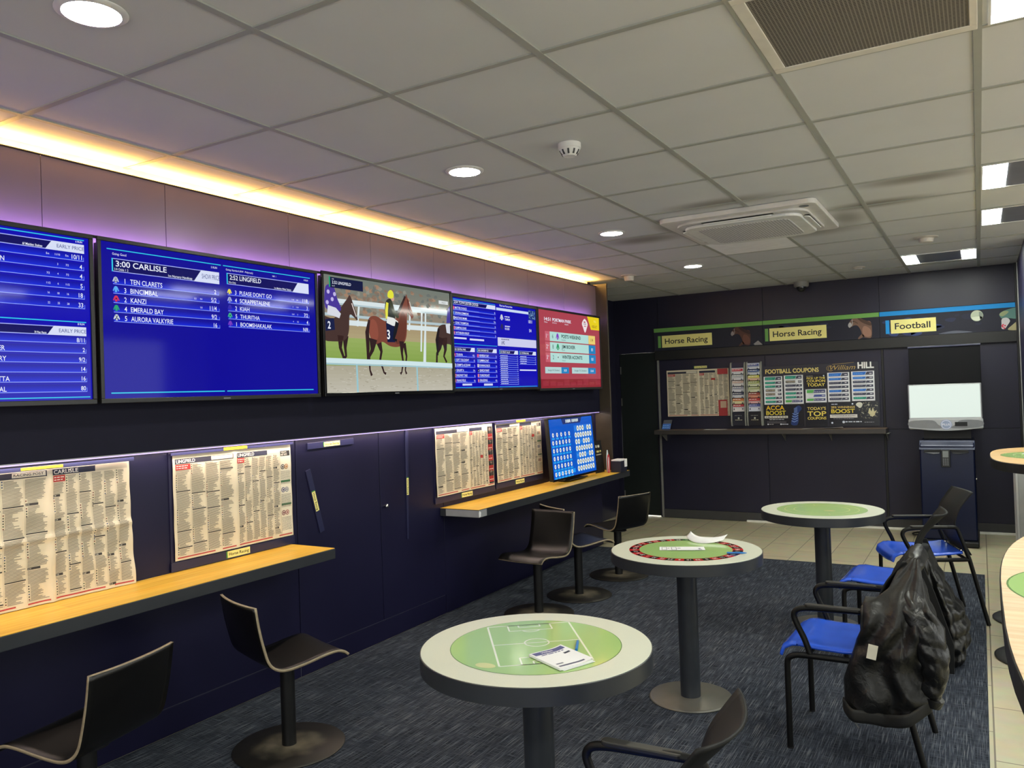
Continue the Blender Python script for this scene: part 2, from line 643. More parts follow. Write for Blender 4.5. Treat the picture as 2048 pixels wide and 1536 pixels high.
class Canvas:
    """Flat print: u to the right, v up; every op has a layer so that later ink lies above earlier ink."""

    def __init__(s, u0=0.0, v0=0.0):
        s.u0, s.v0 = u0, v0
        s.ops = []

    def poly(s, pts, col, layer=1):
        s.ops.append(([(p[0], p[1]) for p in pts], [tuple(range(len(pts)))], col, layer))

    def rect(s, x0, y0, x1, y1, col, layer=1):
        s.poly([(x0, y0), (x1, y0), (x1, y1), (x0, y1)], col, layer)

    def grad(s, x0, y0, x1, y1, c0, c1, layer=1, n=8):
        # colour blend inside a displayed picture, bottom to top
        for k in range(n):
            t = (k + .5) / n
            c = tuple(a + (b - a) * t for a, b in zip(c0, c1))
            s.rect(x0, y0 + (y1 - y0) * k / n, x1, y0 + (y1 - y0) * (k + 1) / n, c, layer)

    def sheet(s, x0, y0, x1, y1, col, nu, nv, layer=0):
        vs = [(x0 + (x1 - x0) * i / nu, y0 + (y1 - y0) * j / nv) for j in range(nv + 1) for i in range(nu + 1)]
        fs = [(j * (nu + 1) + i, j * (nu + 1) + i + 1, (j + 1) * (nu + 1) + i + 1, (j + 1) * (nu + 1) + i) for j in range(nv) for i in range(nu)]
        s.ops.append((vs, fs, col, layer))

    def circle(s, cx, cy, r, col, layer=1, n=20, ry=None):
        ry = ry or r
        s.poly([(cx + r * math.cos(2 * PI * k / n), cy + ry * math.sin(2 * PI * k / n)) for k in range(n)], col, layer)

    def ring(s, cx, cy, r0, r1, col, layer=1, n=40, a0=0, a1=2 * PI, sy=1.0):
        for k in range(n):
            a = a0 + (a1 - a0) * k / n
            b = a0 + (a1 - a0) * (k + 1) / n
            s.poly([(cx + r0 * math.cos(a), cy + sy * r0 * math.sin(a)), (cx + r1 * math.cos(a), cy + sy * r1 * math.sin(a)),
                    (cx + r1 * math.cos(b), cy + sy * r1 * math.sin(b)), (cx + r0 * math.cos(b), cy + sy * r0 * math.sin(b))], col, layer)

    def line(s, a, b, w, col, layer=1):
        d = Vector((b[0] - a[0], b[1] - a[1]))
        n = Vector((-d.y, d.x)).normalized() * w / 2
        s.poly([(a[0] - n.x, a[1] - n.y), (b[0] - n.x, b[1] - n.y), (b[0] + n.x, b[1] + n.y), (a[0] + n.x, a[1] + n.y)], col, layer)

    def text(s, t, x, y, h, col, layer=2, align='l', bold=0.0, width=None, shear=0.0, rot=0.0):
        """h = cap height; width squeezes the line to an exact length"""
        vs, fs, x0, x1 = text_geo(t, bold, shear)
        if not fs:
            return
        k = h / 0.70
        kx = k * .86 if width is None else width / max(1e-6, x1 - x0)
        w = (x1 - x0) * kx
        ox = {'l': 0, 'c': -w / 2, 'r': -w}[align]
        c, sn = math.cos(rot), math.sin(rot)
        out = []
        for a, b in vs:
            lx, ly = (a - x0) * kx + ox, b * k
            out.append((x + lx * c - ly * sn, y + lx * sn + ly * c))
        s.ops.append((out, fs, col, layer))

    def build(s, name, material, parent=None, loc=(0, 0, 0), plane='wall', eps=0.0004, disp=None, rot=None, back=0.0):
        V, F, CC = [], [], []
        ops = s.ops
        if disp:
            ops = []
            for vs, fs, col, layer in s.ops:
                if len(vs) == 4 and len(fs) == 1:
                    a, b, c_, d_ = vs
                    nx = max(1, int(math.hypot(b[0] - a[0], b[1] - a[1]) / .009))
                    ny = max(1, int(math.hypot(d_[0] - a[0], d_[1] - a[1]) / .009))
                    if nx * ny > 1:
                        nv = []
                        for j in range(ny + 1):
                            for i in range(nx + 1):
                                p, q = i / nx, j / ny
                                nv.append(tuple((a[k] * (1 - p) + b[k] * p) * (1 - q) + (d_[k] * (1 - p) + c_[k] * p) * q for k in (0, 1)))
                        nf = [(j * (nx + 1) + i, j * (nx + 1) + i + 1, (j + 1) * (nx + 1) + i + 1, (j + 1) * (nx + 1) + i) for j in range(ny) for i in range(nx)]
                        vs, fs = nv, nf
                ops.append((vs, fs, col, layer))
        for vs, fs, col, layer in ops:
            o = len(V)
            for u, v in vs:
                d = eps * layer + (disp(u, v) if disp else 0)
                if plane == 'wall':
                    V.append((u - s.u0, -d, v - s.v0))
                else:
                    V.append((u - s.u0, v - s.v0, d))
            c = lin(col) + (1,)
            for f in fs:
                if len(f) > 2:
                    a = 0.0
                    for i in range(len(f)):
                        p, q = vs[f[i]], vs[f[(i + 1) % len(f)]]
                        a += p[0] * q[1] - q[0] * p[1]
                    ff = f if a >= 0 else f[::-1]
                    F.append(tuple(i + o for i in ff))
                    CC.append((c, len(f)))
        me = bpy.data.meshes.new(name)
        me.from_pydata(V, [], F)
        at = me.color_attributes.new('Col', 'FLOAT_COLOR', 'CORNER')
        flat = []
        for c, k in CC:
            flat += list(c) * k
        at.data.foreach_set('color', flat)
        me.materials.append(material)
        me.update()
        o = bpy.data.objects.new(name, me)
        COL.objects.link(o)
        if parent:
            o.parent = parent
        o.location = loc
        if rot:
            o.rotation_euler = rot
        return o


def bars(cv, x0, x1, y, h, col, layer=2, seed=0):
    """a line of print too small to read: word-sized bars"""
    rnd = random.Random(seed)
    x = x0
    while x < x1 - h:
        w = min(x1 - x, h * rnd.uniform(1.5, 4.0))
        cv.rect(x, y, x + w, y + h, col, layer)
        x += w + h * 0.8


# ================================================================== the setting
X1 = 3.0               # far right, out of view
Y0 = -2.6              # behind the camera
floor = struct(MB().box(-5, X1 + .2, Y0 - .2, 11.2, -0.08, -0.003).build('floor', TILE))
struct(MB().box(XW, -0.018, Y0, 7.083, -0.003, 0.0).build('floor_carpet', CARPET))
struct(MB().box(-5, X1 + .2, Y0 - .2, 11.2, H, H + 0.06).build('ceiling', CEIL))

# ceiling grid: long tees run away from the camera, cross tees across
g = MB()
gx0, gy0, gsx, gsy = -2.967, 1.6108, 0.6, 0.6164
for k in range(-1, 11):
    x = gx0 + gsx * k
    if x > XW:
        g.box(x - .0125, x + .0125, Y0, YB, H - .005, H - .0002)
for k in range(-7, 13):
    y = gy0 + gsy * k
    if y < YB - .02:
        g.box(-3.8, X1, y - .0115, y + .0115, H - .0042, H - .0001)
struct(g.build('ceiling_grid', CEILW))
# one tile replaced by a clean white one below the air conditioner
struct(MB().box(-1.767 + .014, -1.167 - .014, 5.925 + .013, 6.541 - .013, H - .003, H - .0001).build('ceiling_tile', mat('new_white_ceiling_tile', (252, 252, 252), 0.8)))

# left wall, lower part: plinth, panels, two access doors
wl = MB()
wl.box(XW - .14, XW - .045, Y0, 7.22, 0, H)
for a, b in ((Y0, 1.2), (1.204, 3.165)):
    wl.box(XW - .045, XW, a, b, .128, 1.3055)
wl.box(XW - .045, XW, 4.545, 7.22, .0, 1.3055)
wl.box(XW - .045, XW - .003, Y0, 3.165, .0, .124)
wl.box(XW - .045, XW - .003, 3.17, 4.54, .0, .124)
struct(wl.build('wall_left', NAVY2, bevel=.002))
struct(MB().box(XW - .044, XW - .006, Y0, 4.54, .1245, .1275).box(XW - .044, XW - .006, 3.166, 3.169, .0, 1.3).box(XW - .044, XW - .006, 3.869, 3.872, .128, 1.3).build('trim_11', mat('worn_highlit_panel_edge', (96, 96, 116), .5)))  # pale strips in the grooves: worn edges with their highlight painted in
d1 = struct(MB().box(XW - .042, XW, 3.17, 3.868, .128, 1.3).build('door_1', NAVY2, bevel=.002))
d2 = struct(MB().box(XW - .042, XW, 3.873, 4.541, .128, 1.3).build('door_2', NAVY2, bevel=.002))
MB().lathe([(.0, 0), (.007, 0), (.007, .012), (.013, .016), (.013, .026), (.009, .03), (0, .031)], 20).build('door_knob', CHROME, d2, loc=(XW, 3.905, .832), rot=(0, PI / 2, 0), smooth=40)
# upper panels carry the screens; their top edge hides the warm strip
wu = MB()
seams = [Y0, -.84, .48, 1.80, 2.362, 3.12, 3.795, 4.45, 5.11, 5.77, 6.43, 7.13]
for a, b in zip(seams[:-1], seams[1:]):
    wu.box(-3.213, -3.2, a + .0012, b - .0012, 1.3065, 2.526)
struct(wu.build('wall_left_upper', MAUVE, bevel=.0015))
lw = MB()
lw.box(-3.2, -3.196, Y0, 7.128, 1.3065, 1.545)
struct(lw.build('trim_1', mat('lower_bulkhead_navy', (18, 18, 38), .6, spec=.2)))
struct(MB().box(XW, -3.085, 7.132, 7.155, .737, 2.545).build('trim_2', mat('end_fin_laminate', (64, 57, 48), 0.3, var=.1), bevel=.002))  # brownish tone puts the glow of the light strips into the colour
struct(MB().box(-3.204, -3.194, Y0, 7.131, 2.5265, 2.531).build('trim_3', BLACK))
struct(MB().box(-3.294, -3.286, Y0, 7.131, 2.40, H - .0003).build('trim_10', mat('cream_cove_plaster', (226, 218, 204), .8)))
# recess at the end of the left wall
struct(MB().box(-3.95, -3.80, 7.0, YB, 0, H).box(-3.95, XW - .1405, 7.0, 7.08, 0, H).build('wall_left_recess', BACKNAVY))
# back wall with a doorway on the left
DX0, DX1, DZ = -3.745, -3.285, 1.94
wb = MB()
wb.box(-3.95, DX0, YB, YB + .15, 0, H)
wb.box(DX0, DX1, YB, YB + .15, DZ, H)
wb.box(DX1, X1 + .2, YB, YB + .15, 0, H)
struct(wb.build('wall_back', BACKNAVY))
pn = MB()
for a, b in ((-3.235, -2.03), (-2.02, -.862)):
    pn.box(a, b, YB - .012, YB, .1, 1.83)
for a, b in ((-.838, .332),):
    pn.box(a, b, YB - .012, YB, .1, 1.012)
    pn.box(a, b, YB - .012, YB, 1.016, 1.83)
for a, b in ((-3.235, -2.03), (-2.026, -.862), (-.858, .332)):
    pn.box(a, b, YB - .012, YB, 2.215, H - .004)
struct(pn.build('wall_back_panels', BACKNAVY, bevel=.002))
struct(MB().box(-.860, -.840, YB - .014, YB, .1, 1.83).build('trim_4', BLACK))
struct(MB().box(-3.262, -3.24, YB - .02, YB, .0, 1.86).build('trim_5', mat('pale_edge_strip', (128, 128, 126), .45)))
struct(MB().box(-3.24, .335, YB - .016, YB, .0, .098).build('baseboard_back', SKIRT, bevel=.003))
struct(MB().box(-2.28, .30, YB - .045, YB - .017, -.003, .018).build('trim_6', mat('white_cable_trunking', (240, 238, 232), .45), bevel=.003))
struct(MB().box(-3.28, .335, YB - .045, YB, 1.84, 1.945).build('trim_7', BANDM, bevel=.002))
d3 = struct(MB().box(DX0 + .004, DX1 - .004, YB + .01, YB + .05, .012, DZ - .004).build('door_3', mat('black_green_door', (20, 28, 28), .5)))
for z in (1.74, 1.36, .25):
    MB().box(-.004, .004, -.01, .0, -.045, .045).build('door_hinge', ALU, d3, loc=(DX0 + .012, YB + .01, z))
struct(MB().box(DX0 - .3, DX1 + .3, 10.5, 10.6, 0, H).build('wall_corridor', WHITE))
struct(MB().box(DX0 - .2, DX0 - .15, YB + .15, 10.5, 0, H).build('wall_corridor_left', WHITE))
struct(MB().box(DX1 + .3, DX1 + .35, YB + .15, 10.5, 0, H).build('wall_corridor_right', WHITE))
# right wall: short return beside the betting terminal, then the room opens
struct(MB().box(.34, .46, 7.4, YB, 0, H).box(.46, X1, 7.4, 7.52, 0, H).build('wall_right', NAVY, bevel=.002))
struct(MB().box(.318, .339, 8.86, YB - .013, 0, H - .01).build('trim_8', BLACK))
struct(MB().box(.334, .3395, 8.80, 8.815, 0, H - .01).build('trim_9', ALU))
PALEW = mat('pale_far_wall', (200, 198, 194), .6)
wr = MB()
wr.box(X1, X1 + .15, Y0, 7.4, 0, .55).box(X1, X1 + .15, Y0, 7.4, 2.35, H).box(X1, X1 + .15, Y0, -1.6, .55, 2.35).box(X1, X1 + .15, 6.8, 7.4, .55, 2.35)
struct(wr.build('wall_right_far', PALEW))
wn = MB()
wn.box(XW - .15, X1 + .15, Y0 - .15, Y0, 0, .5).box(XW - .15, X1 + .15, Y0 - .15, Y0, 2.3, H).box(XW - .15, -2.6, Y0 - .15, Y0, .5, 2.3).box(2.4, X1 + .15, Y0 - .15, Y0, .5, 2.3)
struct(wn.build('wall_near', PALEW))
wf = MB()
for y in (-1.6, 1.2, 4.0, 6.76):
    wf.box(X1 + .05, X1 + .1, y, y + .04, .55, 2.35)
struct(wf.build('window_1', ALU))
wf = MB()
for x in (-2.6, -.95, .7, 2.36):
    wf.box(x, x + .04, Y0 - .1, Y0 - .05, .5, 2.3)
struct(wf.build('window_2', ALU))


# ------------------------------------------------------------------ lamps
def lamp(name, kind, parent, loc, power, rgb, size=(.1, .1), rot=(0, 0, 0), spread=None):
    l = bpy.data.lights.new(name, kind)
    l.energy = power
    l.color = lin(rgb) if max(rgb) > 1 else rgb
    if kind == 'AREA':
        l.shape = 'RECTANGLE'
        l.size, l.size_y = size
        if spread:
            l.spread = spread
    o = bpy.data.objects.new(name, l)
    COL.objects.link(o)
    o.parent = parent
    o.location = loc
    o.rotation_euler = rot
    return o


COOL = glow('cool_white_diffuser', (252, 255, 243), PANEL_GLOW)
WARMW = glow('downlight_diffuser', (252, 250, 228), DOWN_GLOW)
GREYP = mat('grey_luminaire_reflector', (120, 122, 132), .35)


def luminaire(x, y, label, w=.576, d=.592):
    t = thing('ceiling_light', label, 'ceiling light', (x, y, H), group='square ceiling luminaires')
    f = MB()
    f.box(0, w, 0, .008, -.008, -.001).box(0, w, d - .008, d, -.008, -.001).box(0, .008, .008, d - .008, -.008, -.001).box(w - .008, w, .008, d - .008, -.008, -.001)
    f.build('frame', WHITE, t)
    for x0 in (.009, w - .009 - .108):
        MB().box(x0, x0 + .108, .009, d - .009, -.0065, -.0012).build('diffuser', COOL, t)
    MB().box(.118, w - .118, .009, d - .009, -.005, -.0012).build('reflector_panel', GREYP, t)
    return t


luminaire(.045, 4.70, 'square ceiling light with grey middle, nearer of the two beside the right edge')
luminaire(.045, 5.937, 'square ceiling light with grey middle, second beyond the vent beside the right edge')
luminaire(-.555, 7.786 - .12, 'square ceiling light with grey middle above the betting terminal')
luminaire(.06, 2.24, 'square ceiling light right beside the brown ceiling vent')
for x, y, lb in ((1.245, 3.47, 'added unseen square ceiling light over the right-hand side of the room'), (1.245, .39, 'added unseen square ceiling light over the right side near the shop front'),
                 (-.555, -.84, 'added unseen square ceiling light near the shop front')):
    luminaire(x, y, lb)  # these luminaires are out of view, added to light the near side


def downlight(x, y, label):
    t = thing('downlight', label, 'downlight', (x, y, H), group='round downlights along the screen wall')
    MB().lathe([(.0, -.001), (.092, -.001), (.092, -.004), (.084, -.009), (.074, -.0095), (.074, -.004), (0, -.004)], 40).build('bezel', WHITE, t, smooth=40)
    MB().lathe([(.0, -.0045), (.0725, -.0045), (.0725, -.0085), (.05, -.0105), (0, -.011)], 40).build('diffuser', WARMW, t, smooth=60)


for x, y, lb in ((-2.041, 1.296, 'round downlight nearest the camera at the upper left corner'), (-2.093, 3.19, 'round downlight to the left of the smoke detector'),
                 (-2.133, 5.052, 'round downlight just left of the air conditioner'), (-2.149, 6.90, 'round downlight farthest away near the end of the screens'),
                 (-2.03, -.56, 'added unseen round downlight near the shop front')):  # unseen extra downlight behind the camera, added for its light
    downlight(x, y, lb)

# warm cove strip on top of the screen panels
t = thing('cove_light_strip', 'warm yellow light strip hidden above the top edge of the screen panels', 'light strip', (-3.231, 2.2, 2.519))
MB().box(-.012, .012, -4.7, 4.9, -.006, 0).build('carrier', ALU, t)
MB().box(-.006, .006, -4.7, 4.9, .0003, .004).build('diode_tape', glow('warm_tape', (255, 190, 84), 6.0), t)
for k in range(4):
    lamp('cove_lamp', 'AREA', t, (0.0, -3.5 + 2.4 * k, .008), COVE_POWER, (1.0, .52, .12), (.016, 2.38), (PI, 0, 0))
# lavender strip under the screen panels, shining down the newspapers
t = thing('under_panel_light_strip', 'lavender light strip under the screen panels above the newspapers', 'light strip', (-3.222, 2.2, 1.3045))
MB().box(-.018, .018, -4.7, 4.92, -.003, .0015).build('carrier', ALU, t)
MB().box(-.006, .020, -4.7, 4.92, -.008, -.0035).build('diffuser', glow('lavender_tape', (178, 140, 246), 1.1), t)
for k in range(4):
    lamp('strip_lamp', 'AREA', t, (.012, -3.5 + 2.4 * k, -.010), LED_POWER, (1.0, .80, .66), (.012, 2.38), (0, 0, 0))
# violet strip behind the screens
t = thing('screen_backlight_strip', 'violet light strip behind the top edge of the wall screens', 'light strip', (-3.128, 2.2, 2.2155))
MB().box(.0, .004, -4.0, 4.75, -.006, .006).build('carrier', BLACK, t)
MB().box(-.004, -.0003, -4.0, 4.75, -.004, .004).build('diode_tape', glow('violet_tape', (150, 90, 255), 3.0), t)
for k in range(4):
    lamp('backlight_lamp', 'AREA', t, (-.006, -2.9 + 2.2 * k, .0), BACK_POWER, (.55, .30, 1.0), (.010, 2.15), (0, math.radians(95), 0))
# corridor lamp behind the black door
for nm, loc, size, rot in (('window_portal', (X1 + .14, 2.6, 1.45), (1.8, 8.4), (0, PI / 2, 0)), ('window_portal', (-.1, Y0 - .14, 1.4), (5.0, 1.8), (PI / 2, 0, 0))):
    po = lamp(nm, 'AREA', None, loc, 1, (1, 1, 1), size, rot)
    po.data.cycles.is_portal = True
lamp('corridor_lamp', 'AREA', d3, (-3.5, 9.9, 1.2), 40, (1, 1, 1), (.4, .4))

# ------------------------------------------------------------------ ceiling fittings
# extract grille
t = thing('ceiling_vent', 'large brown egg-crate vent in a white frame at the top right of the ceiling', 'vent', (-.567, 2.2272, H))
w, d = .60, .6164
f = MB()
f.box(.0, w, 0, .032, -.007, -.0055 + .0045).box(0, w, d - .04, d, -.007, -.001).box(0, .038, .032, d - .04, -.007, -.001).box(w - .022, w, .032, d - .04, -.007, -.001)
f.build('frame', mat('cream_vent_frame', (224, 220, 210), .5), t, bevel=.002)
MB().box(.0385, w - .0225, .0325, d - .0405, -.004, -.001).build('grille', GRILLE, t)

# air conditioner cassette
t = thing('air_conditioner', 'white square ceiling air conditioner cassette with a perforated middle', 'air conditioner', (-1.255, 5.325, H))
MB().prism(rrect(-.475, .475, -.475, .475, .05), -.032, -.001).build('casing', mat('warm_white_casing', (220, 217, 214), .38), t, bevel=.006)
lip = MB()
lip.prism(rrect(-.405, .405, -.405, .405, .13), -.046, -.0325)
lip.build('slot_surround', mat('pale_slot_surround', (206, 204, 202), .5), t)
MB().prism(rrect(-.36, .36, -.36, .36, .10), -.066, -.0465).build('front_panel', WHITE, t, bevel=.006)
for k in range(4):
    a = k * PI / 2
    MB().box(-.22, .22, -.016, .012, -.001, .0).build('air_slot', mat('dark_air_slot', (40, 39, 38), .6), t, loc=(.381 * math.sin(a), -.381 * math.cos(a), -.0462), rot=(0, 0, a))
MB().prism(rrect(-.285, .285, -.285, .285, .06), -.0695, -.0665).build('intake_grille', PERF, t, bevel=.001)
for k in range(4):
    a = k * PI / 2
    fl = MB().prism(rrect(-.21, .21, -.018, .018, .015), -.004, .004).build('louvre', WHITE, t, loc=(.381 * math.sin(a), -.381 * math.cos(a), -.0545), rot=(0, 0, a), bevel=.002)
    fl.rotation_euler = (math.radians(10), 0, a)
for k in range(4):
    a = PI / 4 + k * PI / 2
    vs = MB()
    for q in range(-3, 4):
        b = a + q * .07
        vs.box(-.006, .006, -.012, .012, -.003, .003, T=Matrix.Translation((.27 * math.cos(a) * 1 + .12 * math.cos(b) * 1.0, .27 * math.sin(a) + .12 * math.sin(b), -.046)) @ Matrix.Rotation(b, 4, 'Z'))
    vs.build('corner_vent', WHITE, t)
MB().lathe([(0, -.034), (.028, -.034), (.028, -.0325), (0, -.0325)], 24).build('badge', mat('badge_dark', (70, 74, 80), .3), t, loc=(.40, -.40, 0))

# smoke detectors, dome camera, speaker discs
def detector(x, y, label, s=1.0, body=WHITE):
    t = thing('smoke_detector', label, 'smoke detector', (x, y, H))
    MB().lathe([(0, -.001), (.05 * s, -.001), (.05 * s, -.022 * s), (.046 * s, -.026 * s), (0, -.026 * s)], 36).build('base', body, t, smooth=40)
    MB().lathe([(0, -.0262 * s), (.046 * s, -.0262 * s), (.040 * s, -.040 * s), (.030 * s, -.052 * s), (.026 * s, -.056 * s), (0, -.056 * s)], 36).build('sensor_head', body, t, smooth=40)
    sl = MB()
    for k in range(10):
        a = 2 * PI * k / 10
        sl.box(-.004 * s, .004 * s, -.002, .002, -.012 * s, .010 * s, T=Matrix.Translation((.0385 * s * math.cos(a), .0385 * s * math.sin(a), -.040 * s)) @ Matrix.Rotation(a + PI / 2, 4, 'Z') @ Matrix.Rotation(.5, 4, 'X'))
    sl.build('sensor_slots', mat('dark_slots', (60, 60, 62), .6), t)


detector(-1.499, 3.12, 'white slotted smoke detector hanging between the nearest downlights and the air conditioner', 1.0)


def disc_sensor(x, y, label, r, hgt, name='ceiling_sensor', cat='sensor'):
    t = thing(name, label, cat, (x, y, H))
    MB().lathe([(0, -.001), (r, -.001), (r * .97, -.006), (r * .6, -.012), (0, -.012)], 36).build('flange', mat('aged_white_plastic', (206, 200, 190), .5), t, smooth=40)
    MB().lathe([(0, -.0122), (r * .62, -.0122), (r * .58, -hgt), (r * .5, -hgt - .006), (0, -hgt - .006)], 36).build('cover', mat('aged_white_plastic', (206, 200, 190), .5), t, smooth=40)


disc_sensor(-2.808, 7.035, 'off-white round sensor on the ceiling near the end of the screen wall', .075, .05)
disc_sensor(-.311, 6.80, 'off-white round sensor on the ceiling left of the lit squares at right', .085, .035)
disc_sensor(-.943, 8.119, 'small flat round fitting on the ceiling close to the back wall', .06, .016)
t = thing('dome_camera', 'grey dome security camera under the ceiling above the horse racing signs', 'security camera', (-1.59, 8.83, H))
MB().lathe([(0, -.001), (.075, -.001), (.075, -.045), (.068, -.056), (0, -.056)], 36).build('housing', mat('grey_camera_housing', (150, 148, 142), .4), t, smooth=40)
MB().lathe([(.05 * math.cos(a), -.0565 - .05 * math.sin(a)) for a in [k * PI / 2 / 8 for k in range(8)]] + [(0.001, -.1065)], 36).build('dome', mat('smoked_dome', (40, 42, 44), .1, spec=.8), t, smooth=60)

# ================================================================== wall screens
WHT = (232, 236, 250)
SBLUE = (12, 6, 176)
SDK = (10, 6, 96)
ROWB = (16, 44, 226)
CYAN = (50, 200, 235)
XS = -3.1              # face of the screens


def tv(label, y0, y1, z0, z1, art, face=XS, bez=.016, frame=None):
    t = thing('wall_screen', label, 'television', (face, y0, z0), LEFT, group='screens along the left wall')
    w, h = y1 - y0, z1 - z0
    fr = frame or mat('dark_screen_bezel', (26, 27, 30), .35)
    MB().box(0.004, w - .004, .012, .036, .004, h - .024).box(.1, w - .1, .0362, .055, .1, h - .15).build('casing', BLACK, t, bevel=.004)
    f = MB()
    f.box(0, w, 0, .0118, 0, bez * 1.25).box(0, w, 0, .0118, h - bez, h).box(0, bez, 0, .0118, bez * 1.25, h - bez).box(w - bez, w, 0, .0118, bez * 1.25, h - bez)
    f.build('bezel', fr, t, bevel=.002)
    c = Canvas(y0, z0)
    art(c, y0 + bez, y1 - bez, z0 + bez * 1.25, z1 - bez)
    c.build('screen', SCREEN, t, loc=(0, .0085, 0), eps=.0003)
    MB().box(w * .3, w * .7, .0552, abs(-3.2 - face) - .0004, h * .3, h * .62).build('wall_bracket', BLACK, t)
    MB().box(w * .5 - .02, w * .5 + .02, -.0006, .0002, .006, .012).build('badge', mat('bezel_badge', (120, 122, 126), .3), t)
    return t


def silk(c, x, y, s, col, pat=None, layer=3):
    # racing silk: body with two sleeves
    c.poly([(x - .20 * s, y), (x - .20 * s, y + .5 * s), (x - .42 * s, y + .12 * s), (x - .56 * s, y + .25 * s), (x - .25 * s, y + .9 * s), (x, y + 1.0 * s),
            (x + .25 * s, y + .9 * s), (x + .56 * s, y + .25 * s), (x + .42 * s, y + .12 * s), (x + .20 * s, y + .5 * s), (x + .20 * s, y)], col, layer)
    if pat == 'hoops':
        for k in (.2, .5, .75):
            c.rect(x - .21 * s, y + k * s - .05 * s, x + .21 * s, y + k * s + .05 * s, (30, 30, 60), layer + 1)
    if pat == 'x':
        c.line((x - .2 * s, y + .1 * s), (x + .2 * s, y + .85 * s), .1 * s, (20, 20, 40), layer + 1)
        c.line((x + .2 * s, y + .1 * s), (x - .2 * s, y + .85 * s), .1 * s, (20, 20, 40), layer + 1)
    if pat == 'dot':
        c.circle(x, y + .5 * s, .13 * s, (40, 10, 30), layer + 1, 10)


def row(c, x0, x1, y, h, layer=1):
    c.grad(x0, y, x1, y + h, (18, 46, 222), (10, 8, 156), layer, 6)
    c.rect(x0, y, x1, y + .0022, (150, 170, 250), layer + 1)
    c.rect(x1 - .0018, y, x1, y + h * .55, (120, 150, 250), layer + 1)


def headbar(c, x0, x1, y0, y1, cut, tagtxt, tcol=(60, 70, 140), two=None):
    c.rect(x0, y0, x1, y1, (10, 8, 92), 1)
    c.rect(x0, y1 - .003, x1, y1, (170, 180, 250), 2)
    c.rect(x0, y0, x1, y0 + .003, (170, 180, 250), 2)
    c.rect(x0, y0, x0 + .006, y1, CYAN, 3)
    c.poly([(cut, y0), (x1, y0), (x1, y1), (cut + (y1 - y0) * .75, y1)], (214, 222, 246), 3)
    if tagtxt:
        c.text(tagtxt, (cut + .03 + x1) / 2 + .008, y0 + (y1 - y0) * .32, (y1 - y0) * .40, tcol, 4, 'c', width=(x1 - cut) * .70)


def art1(c, x0, x1, z0, z1):
    c.rect(x0, z0, x1, z1, SBLUE, 0)
    for top, rows, hb0, hb1, tagw in ((2.188, (2.102, 2.064, 2.026, 1.987, 1.949, 1.910), 2.134, 2.170, None), (1.856, (1.769, 1.730, 1.691, 1.653, 1.615, 1.576), 1.800, 1.836, None)):
        c.rect(x0 + .05, top - .002, 1.913, top + .002, CYAN, 1)
        c.text('8 RUN' if top < 2 else '6 RUN', 1.905, top - .012, .008, WHT, 2, 'r', .01)
        headbar(c, x0 + .05, 1.912, hb0, hb1, 1.755, 'EARLY PRICE')
        for y in rows:
            row(c, x0 + .05, 1.910, y, .030)
    c.text('6f Maiden Stakes', 1.745, 2.139, .009, WHT, 4, 'r', .015)
    c.text('7f Flat Race', 1.752, 1.804, .008, WHT, 4, 'r', .015)
    for (y, p, o3) in ((2.102, '10/11', ('Evs', '11/10', 'Evs')), (2.064, '4', ('', '3', '7/2')), (2.026, '4', ('7/2', '4', '7/2')), (1.987, '5', ('11/2', '6', '11/2')),
                       (1.949, '18', ('16', '18', '16')), (1.910, '33', ('22', '25', '28'))):
        c.text(p, 1.902, y + .006, .018, WHT, 4, 'r', .008)
        for k, q in enumerate(o3):
            if q:
                c.text(q, 1.765 + .038 * k, y + .012, .008, WHT, 4, 'c')
    for (y, p) in ((1.769, '8/11'), (1.730, '2'), (1.691, '9/2'), (1.653, '14'), (1.615, '16'), (1.576, '80')):
        c.text(p, 1.904, y + .006, .017, WHT, 4, 'r', .008)
    for y, n in ((2.064, 'N'), (1.730, 'ER'), (1.691, 'RY'), (1.615, 'ETTA'), (1.576, 'AL')):
        c.text(n, {'N': 1.604, 'ER': 1.598, 'RY': 1.602, 'ETTA': 1.612, 'AL': 1.600}[n], y + .005, .018, WHT, 4, 'r', .008)
    c.rect(x0 + .05, 1.553, 1.922, 1.557, CYAN, 1)


